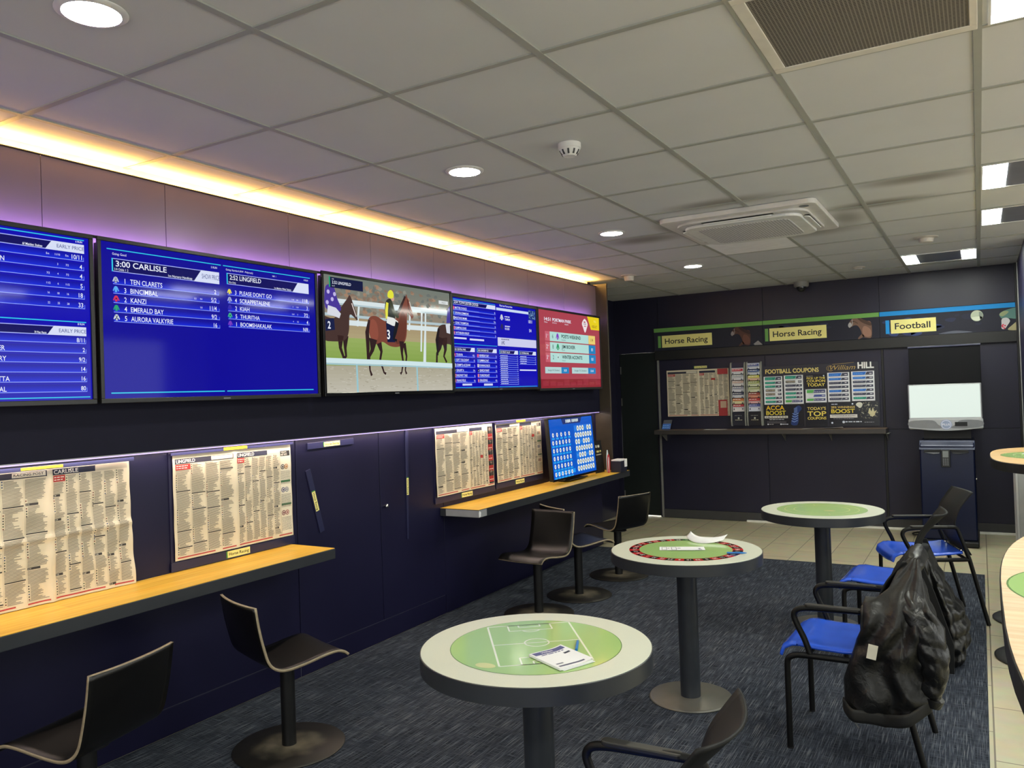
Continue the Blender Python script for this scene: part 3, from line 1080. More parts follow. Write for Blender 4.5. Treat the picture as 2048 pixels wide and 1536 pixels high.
def art2(c, x0, x1, z0, z1):
    c.rect(x0, z0, x1, z1, (10, 5, 150), 0)
    for a, b in ((2.01, 2.588), (2.601, 3.176)):
        c.rect(a, 2.169, b, 2.173, CYAN, 1)
        c.rect(a + .003, 1.566, b + .002, 1.571, CYAN, 1)
    c.text('Going: Good', 2.034, 2.148, .010, WHT, 2)
    c.text('Going: Standard (AW - Polytrack)', 2.617, 2.150, .009, WHT, 2, width=.165)
    c.text('N/R  1', 2.91, 2.150, .008, WHT, 2)
    c.text('5 RUN', 2.565, 2.150, .010, WHT, 2, 'r')
    c.text('4 RUN', 3.160, 2.152, .009, WHT, 2, 'r')
    headbar(c, 2.030, 2.576, 2.078, 2.134, 2.433, 'SHOW PRICE')
    headbar(c, 2.620, 3.163, 2.084, 2.138, 3.045, '')
    c.text('3:00 CARLISLE', 2.048, 2.101, .024, WHT, 4, 'l', .012, width=.243)
    c.text('1/4 Odds 1 2', 2.042, 2.084, .010, WHT, 4)
    c.text('1m Nursery Handicap', 2.424, 2.084, .010, WHT, 4, 'r', .01, width=.125)
    c.text('2:52 LINGFIELD', 2.638, 2.108, .022, WHT, 4, 'l', .010, width=.195)
    c.text('Win Only', 2.630, 2.090, .009, WHT, 4)
    c.text("1m Maiden Fillies' Stakes", 3.035, 2.090, .009, WHT, 4, 'r', .01, width=.115)
    for k, (n, nm, od, sm, sc, pt) in enumerate((('1', 'TEN CLARETS', '2', (), (196, 206, 220), 'hoops'), ('3', 'BINCIMBAL', '5/2', ('5/2', '9/4'), (90, 170, 240), None),
                                                 ('2', 'KANZI', '11/4', ('', '5/2'), (210, 50, 80), 'dot'), ('4', 'EMERALD BAY', '9/2', (), (40, 160, 110), None),
                                                 ('5', 'AURORA VALKYRIE', '16', (), (210, 220, 226), 'x'))):
        y = 2.031 - .0395 * k
        row(c, 2.034, 2.573, y - .006, .027)
        silk(c, 2.046, y, .026, sc, pt)
        c.text(n, 2.088, y, .021, WHT, 4, 'c', .006)
        c.text(nm, 2.112, y, .021, WHT, 4, 'l', .006, width=(.155, .132, .073, .158, .205)[k])
        c.text(od, 2.556, y - .002, .020, WHT, 4, 'r', .008)
        for q, m in enumerate(sm):
            if m:
                c.text(m, 2.438 + .032 * q, y + .003, .008, WHT, 4, 'c')
    for k, (n, nm, od, sm, sc, pt) in enumerate((('3', "PLEASE DON'T GO", '11/8', ('11/8', '5/4'), (230, 220, 70), None), ('4', 'SCRAPPETALENE', '3', ('3', '11/4'), (180, 190, 230), 'hoops'),
                                                 ('2', 'KIAH', '7/2', ('11/4', '3'), (50, 40, 170), None), ('5', 'THURITHA', '4', ('4', '7/2'), (60, 180, 130), 'dot'),
                                                 ('1', 'BOOMSHAKALAK', 'N/R', (), (120, 60, 190), None))):
        y = 2.037 - .0385 * k
        row(c, 2.624, 3.163, y - .006, .026)
        silk(c, 2.634, y, .025, sc, pt)
        c.text(n, 2.671, y, .020, WHT, 4, 'c', .006)
        c.text(nm, 2.695, y, .020, WHT, 4, 'l', .006, width=(.205, .192, .058, .122, .200)[k])
        c.text(od, 3.152, y - .002, .019, WHT, 4, 'r', .008)
        for q, m in enumerate(sm):
            c.text(m, 3.045 + .032 * q, y + .003, .008, WHT, 4, 'c')


def rail(c, pts, w, col, layer):
    for a, b in zip(pts[:-1], pts[1:]):
        c.line(a, b, w, col, layer)


def limb(c, pts, ws, col, layer):
    # tapered limb through points
    L, R = [], []
    for i, p in enumerate(pts):
        a, b = pts[max(i - 1, 0)], pts[min(i + 1, len(pts) - 1)]
        d = Vector((b[0] - a[0], b[1] - a[1])).normalized()
        L.append((p[0] - d.y * ws[i] / 2, p[1] + d.x * ws[i] / 2))
        R.append((p[0] + d.y * ws[i] / 2, p[1] - d.x * ws[i] / 2))
    c.poly(L + R[::-1], col, layer)


def art3(c, x0, x1, z0, z1):
    # televised paddock: bank, rails, turf, sand
    c.grad(x0, 1.95, x1, z1, (150, 134, 116), (112, 120, 112), 0, 14)
    rnd = random.Random(3)
    for k in range(240):
        u, v = rnd.uniform(x0 + .03, x1 - .03), rnd.uniform(1.97, z1 - .03)
        b = rnd.choice(((132, 112, 96), (118, 122, 112), (160, 128, 104), (104, 110, 106), (142, 142, 130)))
        c.poly(smooth2([(u + rnd.uniform(.008, .03) * math.cos(a), v + rnd.uniform(.006, .018) * math.sin(a)) for a in (0, 1.2, 2.4, 3.6, 4.9)], 3), b, 1)
    c.grad(x0, 1.84, x1, 1.975, (176, 164, 124), (160, 140, 108), 2, 6)
    c.grad(x0, 1.70, x1, 1.86, (128, 158, 72), (150, 172, 96), 3, 6)
    c.grad(x0, z0, x1, 1.715, (190, 186, 172), (168, 162, 140), 3, 8)
    for k in range(150):
        u, v = rnd.uniform(x0 + .02, x1 - .04), rnd.uniform(z0 + .01, 1.70)
        c.rect(u, v, u + rnd.uniform(.01, .035), v + .003, rnd.choice(((160, 154, 136), (198, 194, 182))), 4)
    RW = (214, 226, 228)
    RS = (176, 196, 202)
    rail(c, [(3.30, 2.062), (3.9, 2.068), (x1, 2.074)], .030, RW, 5)
    rail(c, [(3.30, 2.048), (3.9, 2.053), (x1, 2.058)], .010, RS, 6)
    rail(c, [(x0, 1.985), (4.0, 1.985), (x1, 1.99)], .016, RS, 5)
    rail(c, [(x0, 1.945), (4.0, 1.950), (x1, 1.955)], .030, RW, 5)
    for u, v in ((3.535, 1.93), (4.14, 1.80), (4.18, 1.72), (4.02, 1.93)):
        rail(c, [(u + .02, 2.062), (u, v)], .016, RW, 5)
    rail(c, [(4.19, 1.94), (4.18, 1.86), (4.165, 1.72)], .016, RW, 6)

    def horse(ox, oz, s, coat, dark, layer, clip=None):
        def T(pts):
            return [(ox + s * u, oz + s * v) for u, v in pts]
        # far legs
        limb(c, T([(.93, .52), (.985, .30), (.94, .06), (.97, .0)]), [.09 * s, .045 * s, .03 * s, .045 * s], dark, layer)
        limb(c, T([(.26, .55), (.33, .36), (.29, .22), (.38, .02), (.43, .0)]), [.15 * s, .06 * s, .05 * s, .035 * s, .045 * s], dark, layer)
        body = smooth2(T([(.03, .86), (.10, .92), (.24, .93), (.42, .87), (.60, .86), (.72, .92), (.84, 1.05), (.94, 1.20), (1.00, 1.29), (1.03, 1.36), (1.06, 1.30), (1.12, 1.22), (1.19, 1.06),
                          (1.21, .99), (1.16, .95), (1.10, 1.02), (1.05, 1.05), (1.03, .94), (1.02, .78), (.99, .62), (.90, .50), (.74, .45), (.55, .46), (.38, .52), (.28, .50), (.16, .48), (.06, .60), (.02, .74)]), 4)
        c.poly(body, coat, layer + 1)
        c.poly(smooth2(T([(.70, .52), (.92, .56), (1.0, .78), (.99, .98), (.90, 1.05), (.80, .86)]), 4), tuple(int(v * .82) for v in coat), layer + 2)
        c.poly(smooth2(T([(.04, .80), (.06, .62), (.16, .52), (.26, .60), (.24, .80), (.14, .88)]), 4), tuple(min(255, int(v * 1.16)) for v in coat), layer + 2)
        # mane, tail, bridle
        limb(c, T([(.74, .95), (.86, 1.12), (1.0, 1.32)]), [.05 * s, .06 * s, .04 * s], dark, layer + 3)
        limb(c, T([(.05, .86), (-.01, .66), (.0, .40), (-.02, .22)]), [.05 * s, .09 * s, .08 * s, .03 * s], dark, layer + 3)
        limb(c, T([(1.06, 1.27), (1.08, 1.12), (1.17, 1.02)]), [.014 * s] * 3, (40, 24, 20), layer + 3)
        limb(c, T([(1.11, 1.24), (1.16, 1.10)]), [.02 * s, .015 * s], (220, 210, 200), layer + 4)
        # near legs
        limb(c, T([(.86, .55), (.86, .34), (.885, .20), (.84, .03), (.80, .0)]), [.13 * s, .055 * s, .045 * s, .03 * s, .05 * s], dark, layer + 3)
        limb(c, T([(.13, .56), (.10, .38), (.02, .27), (.03, .06), (.07, -.03)]), [.20 * s, .085 * s, .055 * s, .035 * s, .05 * s], dark, layer + 3)

    BAY, DK = (122, 66, 52), (48, 30, 30)
    DB = (70, 50, 46)
    horse(3.62, 1.655, .37, BAY, DK, 8)
    # jockey: helmet, silks, white breeches, boot, number cloth
    c.poly([(3.79, 1.975), (3.87, 1.985), (3.875, 1.85), (3.80, 1.848)], (16, 24, 60), 13)
    c.text('3', 3.812, 1.868, .055, (240, 240, 244), 14, 'c', .02)
    c.poly(smooth2([(3.80, 1.98), (3.785, 2.05), (3.80, 2.10), (3.84, 2.115), (3.865, 2.08), (3.88, 2.03), (3.87, 1.985)], 4), (38, 44, 40), 14)
    limb(c, [(3.81, 2.09), (3.80, 2.04), (3.80, 1.99)], [.022, .026, .02], (226, 222, 70), 15)
    limb(c, [(3.835, 2.10), (3.865, 2.04), (3.915, 2.005)], [.028, .03, .02], (58, 62, 44), 16)
    limb(c, [(3.80, 1.985), (3.86, 1.975), (3.905, 1.965)], [.04, .05, .03], (226, 228, 226), 15)
    limb(c, [(3.90, 1.975), (3.875, 1.91), (3.862, 1.87), (3.89, 1.86)], [.034, .03, .022, .018], (22, 24, 30), 16)
    c.poly(smooth2([(3.815, 2.125), (3.82, 2.155), (3.845, 2.17), (3.868, 2.158), (3.872, 2.13), (3.85, 2.118)], 4), (226, 226, 60), 15)
    c.circle(3.862, 2.118, .016, (206, 160, 140), 14, 12)
    # horse entering at the left (only its front half is in shot) and one leaving at right
    def tr(pts):
        return [(max(x0, min(x1, u)), v) for u, v in pts]
    c.poly(tr(smooth2([(3.22, 1.97), (3.34, 1.965), (3.40, 2.03), (3.455, 2.085), (3.475, 2.105), (3.495, 2.075), (3.535, 1.98), (3.53, 1.965), (3.50, 1.985), (3.47, 1.99), (3.46, 1.90), (3.43, 1.85), (3.36, 1.835), (3.22, 1.85)], 4)), DB, 9)
    limb(c, [(3.43, 1.87), (3.425, 1.80), (3.43, 1.755), (3.40, 1.725)], [.05, .022, .018, .016], DK, 8)
    limb(c, [(3.39, 1.87), (3.385, 1.80), (3.41, 1.745), (3.405, 1.715)], [.05, .024, .018, .018], DK, 9)
    limb(c, [(3.49, 2.06), (3.525, 1.985)], [.008, .006], (225, 210, 205), 11)
    c.poly(tr([(3.27, 1.955), (3.34, 1.965), (3.345, 1.90), (3.27, 1.89)]), (22, 30, 70), 11)
    c.text('2', 3.30, 1.905, .04, WHT, 12, 'c', .02)
    c.poly(tr(smooth2([(3.275, 2.02), (3.275, 2.12), (3.30, 2.15), (3.345, 2.14), (3.37, 2.08), (3.40, 2.02), (3.36, 2.0)], 4)), (70, 52, 150), 11)
    for u, v in ((3.30, 2.11), (3.33, 2.07), (3.29, 2.05), (3.35, 2.10)):
        c.circle(u, v, .012, (190, 180, 230), 12, 10)
    limb(c, [(3.29, 2.01), (3.35, 2.0), (3.39, 1.98)], [.05, .05, .03], (214, 216, 226), 12)
    c.poly(tr(smooth2([(4.33, 1.955), (4.37, 1.985), (4.44, 1.99), (4.52, 1.97), (4.52, 1.86), (4.44, 1.86), (4.38, 1.85), (4.33, 1.88)], 4)), DB, 9)
    limb(c, [(4.36, 1.90), (4.345, 1.83), (4.31, 1.79), (4.305, 1.725)], [.07, .032, .02, .02], DK, 10)
    limb(c, [(4.40, 1.90), (4.41, 1.82), (4.39, 1.775), (4.42, 1.735)], [.07, .03, .018, .018], DK, 9)
    limb(c, [(4.34, 1.96), (4.315, 1.88), (4.32, 1.78)], [.022, .034, .014], (34, 26, 28), 11)
    c.poly(tr([(4.43, 2.0), (4.485, 2.005), (4.485, 2.12), (4.45, 2.10)]), (70, 60, 150), 11)
    c.poly(tr([(4.42, 1.99), (4.47, 2.0), (4.47, 1.93), (4.43, 1.935)]), (210, 214, 224), 12)
    # front rail
    rail(c, [(x0, 1.728), (4.0, 1.722), (x1, 1.715)], .028, (206, 228, 232), 18)
    rail(c, [(x0, 1.709), (4.0, 1.703), (x1, 1.698)], .008, (160, 196, 206), 18)
    for u in (3.515, 4.085):
        rail(c, [(u, 1.715), (u + .002, z0)], .014, (150, 196, 206), 17)
    # caption and clock
    c.rect(3.31, 2.135, 3.588, 2.194, (14, 22, 62), 20)
    c.rect(3.305, 2.137, 3.315, 2.196, (40, 160, 110), 21)
    c.text('LIVE', 3.33, 2.180, .007, WHT, 21)
    c.text('2.52 LINGFIELD', 3.33, 2.158, .016, WHT, 21, 'l', .008, width=.155)
    c.text('1m 1f', 3.33, 2.142, .008, WHT, 21)
    c.rect(4.345, 2.125, 4.452, 2.148, (214, 218, 218), 20)
    c.text('14:52:23', 4.40, 2.130, .011, (60, 66, 70), 21, 'c')


def mini(c, x0, x1, z0, z1, title, rows, n, seed, numcol=True):
    headbar(c, x0, x1, z1 - .030, z1, x1 - (x1 - x0) * .24, '')
    c.text(title, x0 + .012, z1 - .022, .013, WHT, 4, 'l', .01, width=(x1 - x0) * .52)
    pitch = (z1 - .036 - z0) / n
    cols = ((230, 60, 110), (40, 120, 220), (226, 226, 230), (20, 20, 40), (240, 140, 150), (196, 80, 120))
    for k in range(n):
        y = z1 - .036 - pitch * (k + 1)
        row(c, x0, x1, y + pitch * .08, pitch * .78)
        if numcol:
            c.rect(x0, y + pitch * .2, x0 + pitch * .55, y + pitch * .8, cols[k % 6], 3)
            c.text(str(k + 1), x0 + pitch * .27, y + pitch * .3, pitch * .38, (20, 20, 60) if k % 6 in (2, 4) else WHT, 4, 'c')
        if rows and k < len(rows):
            c.text(rows[k], x0 + pitch * .75, y + pitch * .32, min(.016, pitch * .44), WHT, 4, 'l', .008)
        else:
            bars(c, x0 + pitch * .75, x0 + pitch * .75 + (x1 - x0) * .38, y + pitch * .38, pitch * .34, (206, 212, 246), 4, seed + k)
        bars(c, x0 + pitch * .75, x0 + (x1 - x0) * .6, y + pitch * .16, pitch * .12, (110, 130, 240), 4, seed + k + 50)
        c.text(('2', '9/2', '8', '3', '7/4', '6', '10')[(k + seed) % 7], x1 - .008, y + pitch * .26, min(.014, pitch * .42), WHT, 4, 'r')


def art4(c, x0, x1, z0, z1):
    c.rect(x0, z0, x1, z1, SBLUE, 0)
    c.rect(4.53, 2.176, 5.09, 2.179, CYAN, 1)
    c.text('2:54 TOWCESTER DOGS', 4.545, 2.149, .018, WHT, 5, 'l', .01, width=.31)
    mini(c, 4.53, 5.092, 1.926, 2.170, '', ("MATTIES CHOICE", "SAVANA SOMMONE", "MUSTANG MAMA", "SONIC THOMPSON", "BLIMPING DUKE", "WYTHBURN KIRLEY"), 6, 2)
    c.rect(4.53, 1.902, 4.69, 1.914, (206, 212, 246), 2)
    c.rect(4.73, 1.898, 4.92, 1.911, (206, 212, 246), 2)
    for a, b in ((x0 + .01, 5.10), (5.115, x1 - .01)):
        c.rect(a, 1.562, b, 1.565, CYAN, 1)
    c.rect(x0 + .01, 1.866, 5.10, 1.869, CYAN, 1)
    c.text('Flas Las Favourites', 5.155, 2.172, .014, WHT, 2, 'l', .008, width=.19)
    c.rect(5.105, 2.140, 5.60, 2.160, (200, 216, 244), 1)
    c.rect(5.60, 2.10, 5.715, 2.175, (36, 60, 130), 1)
    rnd = random.Random(5)
    for k in range(40):
        u, v = rnd.uniform(5.605, 5.70), rnd.uniform(2.105, 2.168)
        c.rect(u, v, u + .009, v + .007, rnd.choice(((150, 190, 220), (20, 30, 70), (90, 130, 180))), 2)
    silk(c, 5.18, 2.068, .045, (200, 206, 226), None)
    silk(c, 5.18, 1.996, .045, (40, 40, 90), None)
    bars(c, 5.225, 5.30, 2.095, .007, WHT, 2, 1)
    c.text('TUMISHI', 5.225, 2.070, .017, WHT, 2, 'l', .008)
    bars(c, 5.225, 5.30, 2.022, .007, WHT, 2, 2)
    c.text('ROGER', 5.225, 1.998, .017, WHT, 2, 'l', .008)
    c.text('10/11', 5.655, 2.070, .025, WHT, 2, 'r', .008)
    c.text('5/4', 5.64, 1.998, .025, WHT, 2, 'r', .008)
    c.rect(5.112, 1.872, 5.714, 1.936, (204, 206, 236), 1)
    bars(c, 5.165, 5.28, 1.920, .007, (60, 60, 110), 2, 4)
    c.text('\u00a342', 5.165, 1.885, .027, (30, 30, 90), 2, 'l', .008)
    mini(c, 4.525, 4.79, 1.594, 1.845, '3:01 CENTRAL PARK', ("TOURVIA", "SOFT TOUCHDAY", "CREMPTS ACCELINE", "GALAXY 6", "RAILWAY TALK", "FRANS FIDLE"), 6, 1)
    mini(c, 4.82, 5.09, 1.594, 1.845, '3:05 LONGVIEW GS', ("NEVERSAY SAY", "SUMMING RAT", "FUNNING BUCK", "SEARCH PAINT", "TURKEYROAST", "SEALSIDING"), 6, 3)
    c.rect(4.62, 1.577, 4.74, 1.590, (206, 212, 246), 2)
    c.rect(4.90, 1.574, 5.02, 1.589, (206, 212, 246), 2)
    mini(c, 5.13, 5.41, 1.578, 1.842, '3:07 SPRINT VALLEY', (), 14, 4, False)
    mini(c, 5.43, 5.702, 1.735, 1.842, '3:11 PORTMAN PARK', (), 4, 5, False)
    c.rect(5.43, 1.686, 5.70, 1.697, (206, 212, 246), 2)


def art5(c, x0, x1, z0, z1):
    c.rect(x0, z0, x1, z1, (170, 66, 80), 0)
    c.rect(x0, z0, x1, 1.62, (140, 34, 48), 1)
    rnd = random.Random(9)
    for k in range(9):
        u = x0 + .05 + k * .13
        c.rect(u, z0 + .02, u + .10, 1.60 + rnd.uniform(-.01, .02), (150, 44, 58), 2)
    c.text('14:51', 5.866, 2.112, .027, WHT, 3, 'l', .018, width=.115)
    c.text('PORTMAN PARK', 6.015, 2.112, .027, WHT, 3, 'l', .018, width=.36)
    c.text('10 Runners', 5.866, 2.093, .011, WHT, 3)
    c.text('E/W 1/5 1-2-3', 6.015, 2.093, .011, WHT, 3)
    c.text('Handicap Flat', 6.245, 2.093, .011, WHT, 3)
    c.poly(smooth2([(6.60, 2.13), (6.66, 2.172), (6.72, 2.13), (6.70, 2.09), (6.66, 2.045), (6.62, 2.09)], 5), (236, 226, 228), 3)
    bars(c, 6.635, 6.69, 2.137, .010, (176, 50, 70), 4, 2)
    c.text('HORSE', 6.66, 2.116, .016, (90, 30, 60), 4, 'c', .01)
    bars(c, 6.64, 6.685, 2.099, .009, (176, 50, 70), 4, 3)
    c.poly([(6.715, z1), (x1, z1), (x1, 2.080), (6.79, 2.078)], (232, 206, 30), 3)
    c.text('RESULT', 6.815, 2.098, .024, (120, 80, 30), 4, 'l', .006, width=.115)
    c.text('FULL', 6.86, 2.150, .02, (250, 236, 120), 4, 'l', .006)
    for k, (pl, su, no, nm, jk, pr, sc, pc) in enumerate((('1', 'st', '6', 'POETS WEEKEND', 'Marcus Button', '11/4', (130, 60, 190), (232, 206, 116)),
                                                      ('2', 'nd', '8', 'JIM BOXER', 'Clara Cliff', '8/1', (30, 150, 100), (36, 130, 190)),
                                                      ('3', 'rd', '2', 'WINTER ACONITE', 'Danny Lane', '18/1', (190, 220, 214), (36, 130, 190)))):
        y1 = 2.022 - .0895 * k
        y0 = y1 - .080
        c.rect(5.872, y0, 5.955, y1, (198, 96, 112), 2)
        c.text(pl, 5.892, y0 + .025, .034, WHT, 3, 'l', .006)
        c.text(su, 5.917, y0 + .046, .013, WHT, 3)
        c.rect(5.957, y0, 6.726, y1, (176, 218, 212), 2)
        c.text(no, 6.01, y0 + .026, .034, (30, 60, 60), 3, 'c', .006)
        silk(c, 6.10, y0 + .016, .055, sc, 'dot' if k == 2 else None)
        c.text(nm, 6.175, y0 + .034, .029, (24, 50, 52), 3, 'l', .022, width=(.385, .265, .405)[k])
        c.text(jk, 6.175, y0 + .012, .011, (60, 90, 90), 3)
        c.rect(6.728, y0, 6.875, y1, pc, 2)
        c.text(pr, 6.80, y0 + .026, .028, WHT if k else (90, 70, 20), 3, 'c', .006)
    for a, b, n, v in ((5.855, 6.30, 'Straight F/C Dividend', '24.38'), (6.36, 6.865, 'Straight T/C Dividend', '226.68')):
        m = a + (b - a) * .67
        c.rect(a, 1.668, m, 1.722, (180, 210, 210), 2)
        c.rect(m, 1.668, b, 1.722, (36, 130, 190), 2)
        c.text(n, a + .05, 1.688, .014, (30, 60, 60), 3, 'l', width=m - a - .09)
        c.text(v, (m + b) / 2, 1.685, .02, WHT, 3, 'c', .006)


tv('blue race-price screen at the far left, cut by the picture edge, two EARLY PRICE panels', .69, 1.947, 1.525, 2.214, art1)
tv('blue wall screen listing the 3:00 Carlisle and 2:52 Lingfield runners', 1.965, 3.226, 1.526, 2.216, art2)
tv('wall screen with live picture of horses and jockeys by white rails', 3.248, 4.496, 1.528, 2.222, art3, face=-3.09, frame=BLACKG)
tv('blue wall screen crowded with small greyhound race panels', 4.509, 5.735, 1.537, 2.205, art4)
tv('red wall screen of results with a yellow corner flash', 5.745, 6.992, 1.524, 2.214, art5)


# ================================================================== newspapers on the left wall
def paper_sheet(name, label, y0, y1, z0, z1, fold, seed, heads, wall=XW, sidebar=None, wav=.006, group='newspapers on display', lift=.004, rz=LEFT, crumple=.0, parent_loc=None):
    w, h = y1 - y0, z1 - z0
    f = fold - y0
    rnd = random.Random(seed)
    c = Canvas(0, 0)
    PAPER = (226, 214, 188)
    PRINT = (118, 111, 100)
    DARK = (62, 58, 56)
    c.sheet(0, 0, w, h, PAPER, 120, 70, 0)
    for pg, (a, b) in enumerate(((0, f), (f, w))):
        if b - a < .05:
            continue
        a += .012
        b -= .010
        top = h - .012
        t1 = heads[pg]
        # masthead strip
        top -= .006
        c.rect(a, top - .024, b, top, (50, 50, 66) if pg == 0 else (206, 196, 172), 1)
        if pg == 1:
            c.rect(a, top - .024, a + (b - a) * .56, top, (40, 44, 66), 2)
        if t1:
            c.text(t1, a + .006, top - .0195, .0155, (238, 234, 222), 3, 'l', .012, width=.105 if len(t1) > 6 else None)
        if pg == 0:
            c.rect(b - .13, top - .020, b - .004, top - .002, (224, 216, 196), 2)
            if seed == 11:
                c.text('RACING POST', b - .125, top - .015, .010, (60, 56, 60), 3, 'l', .012, width=.115)
        ncol = 4 if pg == 0 else 6
        xb = b
        if sidebar and pg == 1:
            xb = b - (b - a) * .20
        cw = (xb - a) / ncol
        c.rect(a + .002, top - .052, a + cw * 1.0, top - .026, (186, 54, 52), 2)
        bars(c, a + .006, a + cw * .9, top - .036, .004, (240, 220, 210), 3, seed)
        bars(c, a + .006, a + cw * .8, top - .046, .004, (240, 220, 210), 3, seed + 1)
        for k in range(ncol):
            cx0, cx1 = a + cw * k + .003, a + cw * (k + 1) - .004
            y = top - .030 - (.026 if k == 0 else 0)
            nxt = y - rnd.uniform(.03, .16)
            i = 0
            while y > .022:
                if y < nxt:
                    hgt = rnd.choice((.005, .005, .010))
                    c.rect(cx0, y - hgt, cx1 if hgt < .008 else cx0 + (cx1 - cx0) * .62, y, DARK, 2)
                    if hgt > .008:
                        c.text(rnd.choice(('2.00', '3.15', '4.30', '1.50')), cx0 + .002, y - hgt + .002, .006, (230, 224, 210), 3, 'l', .01)
                    y -= hgt + .004
                    nxt = y - rnd.uniform(.06, .2)
                    mode = rnd.random()
                else:
                    mode = (math.sin(i * .21 + k * 1.7 + seed) + 1) / 2
                    if mode > .62:
                        # runner table: silk blob and names
                        if i % 2 == 0:
                            c.rect(cx0, y - .0035, cx0 + .005, y + .0015, rnd.choice((DARK, (60, 80, 120), (120, 60, 50), (70, 90, 70), DARK)), 2)
                        c.rect(cx0 + .008, y - .0022, cx0 + .008 + (cx1 - cx0 - .012) * rnd.uniform(.4, .9), y, PRINT, 2)
                    else:
                        q = rnd.uniform(.80, 1.0)
                        c.rect(cx0, y - .0023, cx0 + (cx1 - cx0) * q, y, PRINT, 2)
                    y -= .0052
                i += 1
            if k:
                c.rect(cx0 - .0042, .02, cx0 - .0034, top - .03, (176, 168, 150), 1)
        # red foot rule
        c.rect(a, .009, a + (b - a) * .62, .0145, (190, 60, 60), 2)
        c.rect(b - (b - a) * .25, .009, b, .0145, (190, 60, 60), 2)
        if sidebar and pg == 1:
            sx0, sx1 = xb + .004, b
            c.rect(sx0 - .002, .018, b + .004, top - .002, (236, 228, 206) if sidebar != 'dark' else (44, 40, 40), 3)
            if sidebar == 'dark':
                for k in range(5):
                    yb = .03 + (h - .07) * k / 5
                    c.rect(sx0 - .002, yb, sx1 + .003, yb + .045, (170, 46, 46), 4)
                    c.circle((sx0 + sx1) / 2, yb + .075, .017, (128, 110, 98), 4, 14)
                    c.circle((sx0 + sx1) / 2 + .004, yb + .062, .018, (70, 62, 60), 4, 14)
                    bars(c, sx0 + .004, sx1 - .004, yb + .015, .005, (236, 214, 206), 5, k)
            else:
                c.rect(sx0, top - .040, sx1, top - .012, (40, 40, 44), 4)
                c.text("TODAY'S", sx0 + .004, top - .024, .008, (240, 236, 220), 5, 'l', .01)
                c.text('BEST BETS', sx0 + .004, top - .036, .008, (240, 236, 220), 5, 'l', .01)
                for k in range(3):
                    yb = top - .075 - (h - .12) * k / 3
                    if k:
                        c.rect(sx0, yb + .018, sx1, yb + .028, (60, 110, 70), 4)
                    for q, col in enumerate((((50, 52, 60), (190, 120, 40)), ((60, 70, 120), (120, 130, 150)), ((120, 50, 60), (170, 90, 90)))[k]):
                        cxx = sx0 + .014 + q * .025
                        c.circle(cxx, yb - .022, .0135, col, 4, 18)
                        c.circle(cxx, yb - .022, .0095, (224, 214, 196), 5, 18)
                        c.circle(cxx, yb - .022, .0055, col, 6, 12)
                    for m in range(12):
                        bars(c, sx0, sx1, yb - .048 - m * .006, .0025, PRINT, 4, k * 20 + m)
        for q in range(3 if pg and seed != 11 else 0):
            u, v = rnd.uniform(a + .03, xb - .06), rnd.uniform(.08, h - .12)
            c.rect(u, v, u + cw * .85, v + .022, (180, 60, 54) if q == 0 and seed != 12 else PAPER, 4)
            if q:
                c.ring(u + cw * .4, v + .011, .006, .0075, (110, 104, 96), 5, 16, sy=.6)

    def disp(u, v):
        s = lift
        s += wav * (.5 + .5 * math.sin(u * 9 + seed)) * (1 - v / h) ** 1.3
        s += .0012 * math.sin(v * 34 + u * 11 + seed)
        d = abs(u - f)
        s += .010 * (1 if crumple else .45) * math.exp(-(d / .018) ** 2)           # centre fold stands up
        if crumple:
            s += .007 * math.exp(-((v - h * .46 - u * .02) / .014) ** 2)            # horizontal fold
            s += crumple * (math.sin(u * 31 + v * 17) * math.sin(v * 27 - u * 13) + .6 * math.sin(u * 57 - v * 41)) * .5
            s += .028 * max(0, (u - w * .55) / (w * .45)) * (1 - v / h) ** 2
        return max(s, .0022)
    t = tag(c.build(name, INK, None, (wall, y0, z0), 'wall', .0006, disp, (0, 0, rz)), label, 'newspaper', group)
    return t


paper_sheet('newspaper', 'crumpled racing newspaper headed CARLISLE at the far left above the worktop', 1.455, 2.175, .738, 1.285, 1.822, 11, ('', 'CARLISLE'), crumple=.004)
paper_sheet('newspaper', 'racing newspaper headed LINGFIELD with club crests down its right side', 2.388, 3.122, .786, 1.275, 2.745, 12, ('LINGFIELD', 'LINGFIELD'), wall=XW + .008, sidebar='crest')
paper_sheet('newspaper', 'racing newspaper with a strip of dark photos down its right edge', 4.452, 5.198, .815, 1.285, 4.86, 13, ('', ''), wall=XW + .008, sidebar='dark')
paper_sheet('newspaper', 'racing newspaper pinned just left of the blue number screen', 5.243, 5.983, .824, 1.285, 5.60, 14, ('', ''), wall=XW + .008, sidebar='crest')


def label_strip(c, x, y, w, h, layer=2, txt='Horse Racing', rot=0.0, edge=(90, 170, 70)):
    co, si = math.cos(rot), math.sin(rot)

    def T(pts):
        return [(x + a * co - b * si, y + a * si + b * co) for a, b in pts]
    c.poly(T([(0, 0), (w, 0), (w, h), (0, h)]), LABELY, layer)
    c.poly(T([(-h * .22, 0), (-h * .06, 0), (-h * .06, h), (-h * .22, h)]), edge, layer)
    if txt:
        tx, ty = T([(w * .06, h * .30)])[0]
        c.text(txt, tx, ty, h * .46, (24, 24, 34), layer + 1, 'l', .008, width=w * .88, rot=rot)


STRIPM = mat('navy_clip_strip', (40, 42, 74), .3)


